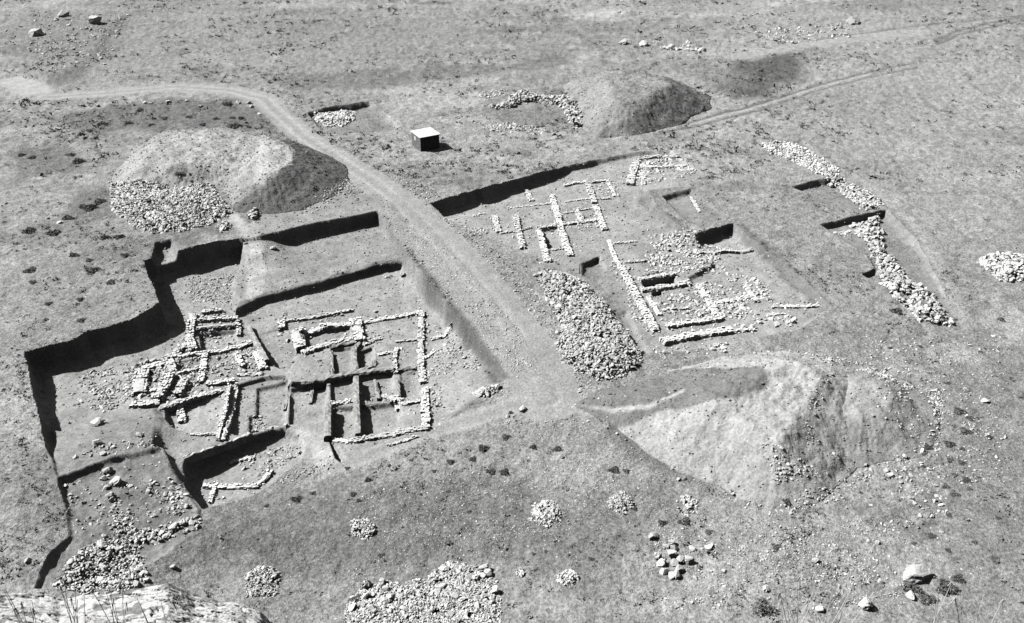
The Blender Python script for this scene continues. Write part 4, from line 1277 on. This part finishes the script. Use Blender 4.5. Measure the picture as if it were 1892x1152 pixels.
for (a, b, w) in [(188, 1005, 17), (205, 1001, 12), (178, 1020, 11), (178, 1033, 12), (202, 1024, 17), (193, 1048, 19), (187, 1072, 19), (253, 1078, 16), (256, 1050, 15), (270, 1058, 12), (345, 935, 11),
                  (322, 975, 15), (309, 991, 14), (355, 965, 12), (338, 966, 13), (131, 1037, 13), (126, 1047, 11), (152, 1022, 11), (165, 1043, 10), (140, 1060, 11), (160, 1075, 12), (215, 1012, 10),
                  (230, 1004, 12), (246, 996, 11), (262, 990, 10), (284, 992, 11), (296, 998, 10), (222, 1030, 10), (236, 1016, 9), (244, 1030, 9), (120, 1070, 10), (175, 1060, 10), (365, 972, 9), (238, 1068, 10)]:
    boulder(a, b, w, 'pale boulder among the rubble spill above the rock ledge', GB)
boulder(52, 1036, 13, 'pale stone alone on the grass at the trench end', None)
boulder(320, 1048, 10, 'pale stone between the rubble spill and the scattered cairn', None)
GR = 'big stones on the rubble heap'
for k in range(55):
    a, b = random.uniform(650, 925), random.uniform(1045, 1140)
    if b < 1075 and a < 800 or b < 1085 - (a - 640) * 0.2 and a < 700:
        continue
    boulder(a, b, random.uniform(8, 17), 'large pale stone on the surface of the mixed rubble heap', GR, None, 0.2)
for (a, b, w) in [(1638, 868, 10), (1645, 878, 9), (1664, 891, 8), (1605, 1000, 8), (1621, 1002, 9), (1690, 930, 7), (1700, 952, 8), (1610, 935, 7), (1722, 955, 8), (1600, 860, 8), (1580, 880, 8), (1660, 850, 7)]:
    boulder(a, b, w, 'small pale boulder at the foot of the low grey spoil heap', 'boulders at the foot of the low grey heap')


# rock outcrops: rugged fixed rock with ledges
def outcrop(label, px, py, wpx, hm, seed, ratio=0.7):
    x, y, z = (float(q[0]) for q in hit(px, py))
    r = wpx / 2 / px_per_m(x, y, z)
    v, f = ico(4)
    n = fbm(v[:, 0] * 2 + seed, v[:, 1] * 2 + v[:, 2] * 1.7, 1.3, 4, 500 + seed)
    v = v * (1 + 0.45 * n[:, None])
    rr = np.random.default_rng(seed)
    for _ in range(14):
        q = rr.standard_normal(3)
        q /= np.linalg.norm(q)
        s = v @ q - rr.uniform(0.55, 0.85)
        v = v - np.outer(np.maximum(s, 0), q)
    v = v + 0.05 * fbm(v[:, 0] * 8, v[:, 1] * 8 + v[:, 2] * 6, 1, 3, 510 + seed)[:, None]
    v = v * np.array([r, r * ratio, hm])
    o = link('rock_outcrop', make_mesh('rock_outcrop', v, f, 0.47 + 0.15 * n), M_ROCK, loc=(x, y, z + 0.15 * hm))
    return tag(o, label, 'rock')


outcrop('fissured pale rock outcrop half hidden by dark bushes', 1696, 1064, 62, 0.8, 3)
outcrop('ragged pale outcrop at the far edge beside the ridge of dark scrub', 66, 66, 35, 1.5, 4)
outcrop('pale outcrop with a shaded cleft in the far field', 176, 43, 32, 1.3, 5)
outcrop('outcrop cut by the far edge of the view', 118, 30, 24, 1.2, 6)


# ------------------------------------------------------------------ bushes
def bush_mesh(seed, n=420, leaf=0.12):
    r = np.random.default_rng(seed)
    d = r.standard_normal((n, 3))
    d /= np.linalg.norm(d, axis=1)[:, None]
    d[:, 2] = np.abs(d[:, 2])
    rad = r.uniform(0.45, 1.0, n) ** 0.6 * (1 + 0.25 * np.sin(3 * np.arctan2(d[:, 1], d[:, 0]) + seed))
    c = d * rad[:, None] * np.array([1, 1, 0.7])
    a = r.standard_normal((n, 3))
    a /= np.linalg.norm(a, axis=1)[:, None]
    b = np.cross(a, r.standard_normal((n, 3)))
    b /= np.linalg.norm(b, axis=1)[:, None]
    l = leaf * r.uniform(0.6, 1.4, n)[:, None]
    V = np.stack([c - a * l, c + b * l * 0.6, c + a * l, c - b * l * 0.6], 1).reshape(-1, 3)
    return V, np.arange(4 * n).reshape(-1, 4)


BUSH = []
for i in range(6):
    V, f = bush_mesh(i)
    me = make_mesh('shrub', V, f)
    me.materials.append(M_LEAF)
    BUSH.append(me)
nk = [0]


def shrub(px, py, wpx, label, group, hgt=0.7):
    x, y, z = (float(q[0]) for q in hit(px, py + wpx * 0.2))
    z = float(look(Zt, x, y))
    r = wpx / 2 / px_per_m(x, y, z) * 1.08
    o = bpy.data.objects.new('shrub', BUSH[nk[0] % 6])
    nk[0] += 1
    C.objects.link(o)
    o.location = (x, y, z - 0.05 * r)
    o.scale = (r, r * random.uniform(0.8, 1.1), r * hgt)
    o.rotation_euler = (0, 0, random.uniform(0, 6.28))
    return tag(o, label, 'bush', group)


for (a, b, w) in [(832, 852, 13), (874, 847, 13), (932, 871, 17), (908, 870, 15), (680, 885, 13), (653, 912, 12), (663, 925, 11), (579, 911, 12), (548, 920, 20), (802, 870, 9), (642, 864, 10),
                  (867, 945, 9), (493, 935, 9), (935, 806, 16), (893, 826, 18), (1030, 828, 18), (985, 824, 14), (1135, 867, 20), (1157, 869, 12), (1224, 965, 16), (1265, 962, 22), (1172, 940, 10), (720, 860, 8), (760, 850, 8)]:
    shrub(a, b, w, 'dark rounded bush on the grass slope south of the ruins', 'bushes south of the ruins', 0.85)
for (a, b, w, lab) in [(705, 1025, 13, 'single dark bush in the smooth grass between the cairns and rubble heap'), (907, 1054, 10, 'dark bush touching the top of the rubble heap'),
                       (660, 1106, 28, 'wide dark bush at the west edge of the rubble heap'), (1092, 1032, 12, 'neat round dark bush above the sprawling cairn'),
                       (987, 1024, 8, 'first of two tiny dark bushes below the domed cairn'), (1009, 1019, 9, 'second and rounder tiny bush below the domed cairn'),
                       (1411, 1118, 42, 'broad dark bush at the near edge by the squared block'), (1684, 1080, 34, 'dark bush growing in the cleft of the rock outcrop'),
                       (1714, 1104, 30, 'dark bush lowest on the rock outcrop'), (1750, 1080, 36, 'spreading dark bush east of the rock outcrop'), (1771, 1066, 24, 'small bush at the end of the outcrop bushes'),
                       (1656, 572, 20, 'round dark bush beside the long rubble bank'), (1452, 924, 13, 'dark bush in the foot of the big pale heap'), (1712, 824, 16, 'dark bush where the low grey heap ends'),
                       (1311, 982, 16, 'faint dark bush above the round boulder'), (944, 762, 10, 'dark bush between two stones under the track fork'),
                       (420, 190, 20, 'dark bush among the white boulders of the far track'), (432, 230, 22, 'dark bush on the slope behind the flat-topped heap')]:
    shrub(a, b, w, lab, None, 0.7)
for (a, b, w) in [(1755, 848, 12), (1777, 854, 14), (1764, 877, 12), (1785, 885, 18), (1747, 897, 16), (1763, 910, 18), (1791, 902, 11), (1754, 951, 12), (1844, 956, 10), (1837, 1031, 20), (1801, 1001, 11),
                  (1752, 1015, 12), (1689, 1003, 11), (1495, 986, 12), (1433, 1008, 16), (1722, 989, 16), (1549, 1048, 10), (1750, 707, 12), (1792, 771, 16), (1783, 794, 22), (1773, 757, 20),
                  (1754, 818, 20), (1777, 828, 11), (1829, 806, 12), (1646, 642, 10), (1849, 589, 16), (1700, 640, 8), (1810, 650, 10), (1765, 590, 9)]:
    shrub(a, b, w, 'low dark tussock on the smooth eastern slope', 'tussocks on the eastern slope', 0.6)
for (a, b, w) in [(54, 424, 24), (99, 428, 24), (171, 497, 24), (136, 470, 16), (57, 497, 22), (194, 436, 18), (221, 436, 16), (163, 380, 26), (184, 370, 22), (149, 552, 14), (205, 520, 18), (165, 480, 14),
                  (125, 400, 18), (60, 520, 14), (230, 470, 14), (90, 560, 14), (85, 590, 12), (150, 590, 14)]:
    shrub(a, b, w, 'dark low bush on the rough grass west of the deep trench', 'bushes west of the deep trench', 0.75)
for (a, b, w) in [(430, 217, 12), (445, 217, 12), (400, 219, 12), (237, 226, 14), (189, 227, 16), (260, 203, 12), (305, 218, 12), (150, 247, 14), (165, 240, 12), (40, 285, 14), (60, 290, 14), (145, 295, 20), (130, 285, 18),
                  (350, 215, 14), (375, 230, 12), (280, 230, 12), (330, 320, 16)]:
    shrub(a, b, w, 'dark bush on the rough ground between the far track and the flat-topped heap', 'bushes below the far track', 0.75)


# scrub and dry tufts over the whole hillside
def tufts(name, n, region, size, leaves, mat, label, gate=None, flat=0.6, seed=0):
    r = np.random.default_rng(900 + seed)
    px = r.uniform(region[0], region[2], n)
    py = r.uniform(region[1], region[3], n)
    x, y = at(px, py, 0.0)
    if gate is not None:
        k = r.random(n) < gate(x, y, px, py)
        x, y = x[k], y[k]
    ok = (look(REG.astype(float), x, y) < 0.05) & (look(ROUGH, x, y) > 0.4)
    for M in MH.values():
        ok &= look(np.where(M > 0, 1.0, 0.0), x, y) < 0.05
    x, y = x[ok], y[ok]
    z = look(Zg, x, y)
    n = len(x)
    s = size * np.clip(r.lognormal(0, 0.35, n), 0.5, 2.2) * (1 + y / 220)
    c = np.repeat(np.stack([x, y, z], 1), leaves, 0)
    S = np.repeat(s, leaves)[:, None]
    m = n * leaves
    d = r.standard_normal((m, 3))
    d[:, 2] = np.abs(d[:, 2]) * flat
    c = c + d * S * 0.45
    a = r.standard_normal((m, 3)) * np.array([1, 1, 0.7])
    a /= np.linalg.norm(a, axis=1)[:, None]
    b = np.cross(a, r.standard_normal((m, 3)))
    b /= np.linalg.norm(b, axis=1)[:, None]
    L = S * r.uniform(0.3, 0.6, (m, 1))
    V = np.stack([c - a * L, c + b * L * 0.8, c + a * L], 1).reshape(-1, 3)
    o = link(name, make_mesh(name, V, np.arange(3 * m).reshape(-1, 3)), mat)
    tag(o, label, kind='stuff')


def veg(x, y, px, py):
    return np.clip(0.35 + 1.3 * fbm(x, y, 9, 3, 700), 0.03, 1) * np.clip(0.3 + 1.6 * fbm(x, y, 2.5, 2, 710) + 0.3, 0.05, 1)


tufts('scrub', 40000, (-150, -30, 2040, 1280), 0.15, 8, M_TUFT, 'small dark tussocks of dry scrub over the hillside', veg)
tufts('dry_grass', 14000, (-150, -30, 2040, 330), 0.22, 7, M_TUFT, 'dark tussocks thick on the far field', veg, 0.5, 2)

# ------------------------------------------------------------------ the hut
M_PLANK = plain_mat('dark_boards', 0.075, 0.5, 3.0)
M_SIDE = plain_mat('grey_boards', 0.16, 0.3, 3.0)
M_ROOF = plain_mat('pale_sheet_roof', 0.55, 0.08, 2.0, 0.6)
M_DARK = plain_mat('dark_tarp', 0.02, 0.3, 4.0, 0.8)
M_POLE = plain_mat('weathered_pole', 0.10, 0.2, 8.0)


class MB:
    def __init__(self):
        self.v, self.f = [], []

    def box(self, x0, y0, z0, x1, y1, z1):
        n = len(self.v)
        self.v += [(x0, y0, z0), (x1, y0, z0), (x1, y1, z0), (x0, y1, z0), (x0, y0, z1), (x1, y0, z1), (x1, y1, z1), (x0, y1, z1)]
        self.f += [tuple(n + i for i in q) for q in ((0, 3, 2, 1), (4, 5, 6, 7), (0, 1, 5, 4), (1, 2, 6, 5), (2, 3, 7, 6), (3, 0, 4, 7))]
        return self

    def tube(self, p, q, r, n=8):
        p, q = Vector(p), Vector(q)
        d = (q - p).normalized()
        u = d.orthogonal().normalized()
        w = d.cross(u)
        k = len(self.v)
        for c in (p, q):
            for i in range(n):
                a = 2 * math.pi * i / n
                self.v.append(tuple(c + u * r * math.cos(a) + w * r * math.sin(a)))
        for i in range(n):
            j = (i + 1) % n
            self.f.append((k + i, k + j, k + n + j, k + n + i))
        self.f += [tuple(k + i for i in range(n))[::-1], tuple(k + n + i for i in range(n))]
        return self

    def build(self, name, mat, parent, bevel=0.0):
        me = bpy.data.meshes.new(name)
        me.from_pydata(self.v, [], self.f)
        o = link(name, me, mat, parent)
        if bevel:
            b = o.modifiers.new('edge', 'BEVEL')
            b.width = bevel
            b.segments = 2
        return o


def fit_hut():
    # base corners seen in the photo: front (778,281), side-back (768,270), front-right (811,274)
    bx, by, bz = (float(q[0]) for q in hit(778, 281))
    rx, ry, _ = (float(q[0]) for q in hit(812, 274.5))
    ang = math.atan2(ry - by, rx - bx)
    W = math.hypot(rx - bx, ry - by)
    hgt = 25.0 / (px_per_m(bx, by, bz) * math.cos(math.radians(20)))
    return bx, by, bz, ang, W, hgt


bx, by, bz, ang, W, hh = fit_hut()
D = W * 1.05
t = tag(empty('hut', (bx, by, bz), ang), 'small boarded hut with a pale flat roof standing alone beside the track', 'hut')
# body of upright boards, a thin gap between boards
mb = MB()
mb.box(0.03, 0.03, -0.3, W - 0.03, D - 0.03, hh - 0.02)
mb.build('frame', M_PLANK, t)
mb = MB()
n = 12
for i in range(n):
    x0 = W * i / n
    mb.box(x0 + 0.008, -0.02 - 0.012 * (i % 3 == 1), -0.25, x0 + W / n - 0.008, 0.028, hh - 0.02 - 0.03 * random.random())
mb.build('front_wall', M_PLANK, t)
mb = MB()
for i in range(n):
    y0 = D * i / n
    if 2 <= i < 6:
        continue
    mb.box(-0.03 - 0.01 * (i % 2), y0 + 0.008, -0.25, 0.028, y0 + D / n - 0.008, hh - 0.03)
mb.box(-0.03, 2 * D / n, hh * 0.86, 0.028, 6 * D / n, hh - 0.03)
mb.build('side_wall', M_SIDE, t)
mb = MB()
for i in range(n):
    x0 = W * i / n
    mb.box(x0 + 0.008, D - 0.028, -0.25, x0 + W / n - 0.008, D + 0.02, hh - 0.02)
    mb.box(W - 0.028, D * i / n + 0.008, -0.25, W + 0.02 + 0.01 * (i % 2), D * (i + 1) / n - 0.008, hh - 0.02)
mb.build('rear_wall', M_PLANK, t)
mb = MB()
for i in range(4):
    mb.box(-0.028, (2 + i) * D / n + 0.012, -0.15, 0.022, (3 + i) * D / n - 0.012, hh * 0.85)
mb.box(-0.05, 2.1 * D / n, hh * 0.2, -0.03, 5.9 * D / n, hh * 0.27)
mb.box(-0.05, 2.1 * D / n, hh * 0.62, -0.03, 5.9 * D / n, hh * 0.69)
dr = mb.build('door', M_SIDE, t)
MB().box(-0.09, 5.4 * D / n, hh * 0.42, -0.05, 5.6 * D / n, hh * 0.47).build('handle', M_POLE, dr)
MB().box(-0.055, 6.3 * D / n, hh * 0.55, -0.042, 8.2 * D / n, hh * 0.82).build('notice_board', M_ROOF, t)
# roof: one slightly sagging sheet with ribs and a fascia
mb = MB()
o_ = 0.16
ns = 16
for i in range(ns):
    x0 = -o_ + (W + 2 * o_) * i / ns
    x1 = -o_ + (W + 2 * o_) * (i + 1) / ns
    lift = 0.012 * (i % 2)
    mb.box(x0, -o_, hh + lift, x1, D + o_, hh + 0.07 + lift)
rf = mb.build('roof', M_ROOF, t)
MB().box(-o_, -o_ - 0.025, hh - 0.06, W + o_, -o_ - 0.003, hh + 0.05).build('fascia', M_SIDE, rf)

# ------------------------------------------------------------------ thin poles standing at the small dark pit
for (a, b, hg, lab) in ((1076, 509, 1.5, 'taller thin dark pole standing at the small shaded pit'), (1070, 506, 1.1, 'shorter thin dark pole beside the small shaded pit')):
    x, y, z = (float(q[0]) for q in hit(a, b))
    o = MB().tube((0, 0, -0.4), (0.05, 0.03, hg), 0.045).build('pole', M_POLE, None)
    o.location = (x, y, z)
    tag(o, lab, 'pole')

# ------------------------------------------------------------------ the brow the photographer stands on
ny_h, nx_h = 70, 130
yy = np.concatenate([np.linspace(-40, 0, 15), np.linspace(0.4, 9.5, 25), np.linspace(9.8, 34, 30)])
xx = np.linspace(-70, 70, nx_h)
HX, HY = np.meshgrid(xx, yy)
ray_z = H - 1.091 * np.maximum(HY, 0)
hz = np.where(HY < 1.4, 46.2, np.minimum(46.2, ray_z - 0.42))
cl = np.maximum(0, HY - 9.8)
hz = np.where(HY > 9.8, (H - 1.091 * 9.8 - 0.42) - 2.6 * cl, hz)
hz = hz - 0.12 * np.abs(fbm(HX, HY, 3, 4, 850)) - np.where(HY > 9.8, 1.2 * np.abs(fbm(HX, HY, 5, 4, 860)), 0) - 0.004 * np.abs(HX) * np.clip(HY - 3, 0, 6)
hz = np.maximum(hz, -6)
ID2 = np.arange(len(yy))[:, None] * nx_h + np.arange(nx_h)[None, :]
Q2 = np.stack([ID2[:-1, :-1], ID2[:-1, 1:], ID2[1:, 1:], ID2[1:, :-1]], -1).reshape(-1, 4)
tag(link('hillside', make_mesh('hillside', np.stack([HX, HY, hz], -1).reshape(-1, 3), Q2, np.full(HX.size, 0.25), True), M_GROUND), kind='structure')

# pale rock ledge on the brow, seen along the lower edge
lp = np.linspace(-140, 520, 420)
edge = np.interp(lp, [-140, 33, 80, 110, 150, 200, 250, 290, 310, 335, 360, 400, 440, 480, 520], [1080, 1094, 1099, 1102, 1096, 1092, 1086, 1078, 1077, 1088, 1100, 1106, 1113, 1130, 1160])
edge = edge + 5 * fbm(lp / 40, lp * 0, 1, 4, 871)
vv = np.linspace(0, 1, 150)
rows_ = []
for k, q in enumerate(vv):
    yq = 12.6 - 3.0 * q
    py = edge + (1215 - edge) * q
    dx, dy, dz = rays(lp, py)
    s = yq / dy
    x = dx * s
    z = H + dz * s
    f1 = fbm(x, np.full_like(x, yq * 1.6), 0.55, 5, 870, 0.6)
    f2 = fbm(x + yq * 0.8, np.full_like(x, yq * 3.0 - 0.0) + x * 0.6, 0.5, 3, 880)
    crack = np.minimum(1, np.abs(f2) * 9)
    rows_.append(np.stack([x, np.full_like(x, yq), z + 0.11 * f1 * min(1, 0.3 + q * 6) - 0.06 * (1 - crack) - 0.04], 1))
for dep, off in ((0.35, 0.08), (1.2, 0.15), (3.0, 0.3), (6.0, 0.2)):
    b0 = rows_[0 if off == 0.08 else 0].copy()
    b0[:, 2] -= dep
    b0[:, 1] += off
    rows_.insert(0, b0)
    rows_ = [rows_[0]] + rows_[1:]
# skirts were inserted nearest first: put them in order from deepest to the lip
sk_ = sorted(rows_[:4], key=lambda r: r[0, 2])
rows_ = sk_ + rows_[4:]
V = np.stack(rows_, 0)
nr_, nc_ = V.shape[:2]
V = V.reshape(-1, 3)
fl = [(j * nc_ + i, (j + 1) * nc_ + i, (j + 1) * nc_ + i + 1, j * nc_ + i + 1) for j in range(nr_ - 1) for i in range(nc_ - 1)]
tn = 0.46 + 0.12 * fbm(V[:, 0], V[:, 1] * 1.5, 0.4, 4, 890)
lich = fbm(V[:, 0], V[:, 1] * 1.5, 0.33, 5, 895, 0.65)
tn = tn + (0.17 - tn) * sstep(0.12, 0.3, lich)
tag(link('rock_ledge', make_mesh('rock_ledge', V, np.array(fl), tn, False), M_ROCK), 'bright fissured limestone ledge along the near edge, with dry grass on it', 'rock')


# tall dry stalks rooted on the brow
def stalks(px, n, spread, top, label, yq=8.6, group=None):
    x0 = rays(px, 1190)[0] / rays(px, 1190)[1] * yq
    z0 = H - 1.091 * yq - 0.45
    t = tag(empty('dry_grass_tuft', (x0, yq, z0)), label, 'grass tuft', group)
    for i in range(n):
        mb = MB()
        ax, ay = random.uniform(-.12, .12) * spread, random.uniform(-.1, .1)
        lean = random.uniform(-.25, .3) * spread
        L = top * random.uniform(0.6, 1.0)
        pr = (ax, ay, -0.2)
        bend = random.uniform(-.12, .12)
        for s in range(1, 7):
            q = s / 6
            nx = (ax + lean * q + bend * q * q, ay + 0.1 * q, -0.2 + (L + 0.2) * q)
            mb.tube(pr, nx, 0.0055 * (1 - 0.6 * q) + 0.0015, 5)
            pr = nx
        if i % 3 == 0:
            for k in range(4):
                q = pr
                mb.tube(q, (q[0] + random.uniform(-.04, .04), q[1], q[2] - 0.02 - 0.05 * k), 0.004, 4)
        mb.build('stalk', M_STALK, t)


GT = 'dry grass tufts on the near brow'
stalks(1470, 9, 1.3, 1.25, 'tuft of pale dry stalks fanning up at the near edge beside the squared block', 8.6, GT)
stalks(1530, 4, 1.6, 1.35, 'sparse tuft of leaning stalks beside the big white slab', 8.6, GT)
stalks(1790, 4, 0.8, 0.95, 'few upright stalks before the outcrop bushes', 8.6, GT)
stalks(1720, 3, 1.4, 1.0, 'thin stalks crossing the dark outcrop bushes', 8.6, GT)
stalks(60, 7, 0.7, 1.0, 'tuft of stalks at the outer end of the rock ledge', 9.3, GT)
stalks(150, 8, 0.9, 1.15, 'thick tuft of stalks on the rock ledge below the trench end', 9.3, GT)
stalks(225, 7, 1.0, 1.2, 'tuft of stalks on the middle of the rock ledge', 9.3, GT)
stalks(300, 5, 0.9, 0.9, 'short tuft of stalks towards the tapering end of the ledge', 9.3, GT)

# ------------------------------------------------------------------ light, sky, camera
az = math.atan2(-0.97, 0.22)
el = math.radians(46)
sdir = Vector((math.sin(az) * math.cos(el), math.cos(az) * math.cos(el), math.sin(el)))
sun = bpy.data.lights.new('sun', 'SUN')
sun.energy = 5.0
sun.angle = math.radians(0.5)
sun.color = (1.0, 0.995, 0.985)
so = bpy.data.objects.new('sun', sun)
so.rotation_euler = (-sdir).to_track_quat('-Z', 'Y').to_euler()
so.location = sdir * 200
C.objects.link(so)

w = bpy.data.worlds.new('World')
scene.world = w
w.use_nodes = True
nt = w.node_tree
bg = nt.nodes['Background']
sky = nt.nodes.new('ShaderNodeTexSky')
sky.sky_type = 'NISHITA'
sky.sun_disc = False
sky.sun_elevation = el
sky.sun_rotation = az
bw = nt.nodes.new('ShaderNodeSeparateColor')     # black-and-white film behind a red filter
sky.air_density = 0.6
sky.dust_density = 0.5
scene.cycles.diffuse_bounces = 0
nt.links.new(sky.outputs[0], bw.inputs[0])
nt.links.new(bw.outputs[0], bg.inputs['Color'])
bg.inputs['Strength'].default_value = 0.075

cam = bpy.data.cameras.new('camera')
cam.sensor_width = 36.0
cam.lens = 36.0 * F / 1892.0
cam.clip_start = 0.1
cam.clip_end = 8000
co = bpy.data.objects.new('camera', cam)
co.location = (0, 0, H)
co.rotation_euler = (math.radians(60), 0, 0)
C.objects.link(co)
scene.camera = co
vs = scene.view_settings
vs.view_transform = 'Standard'
vs.look = 'None'
vs.gamma = 1
vs.exposure = 0.82
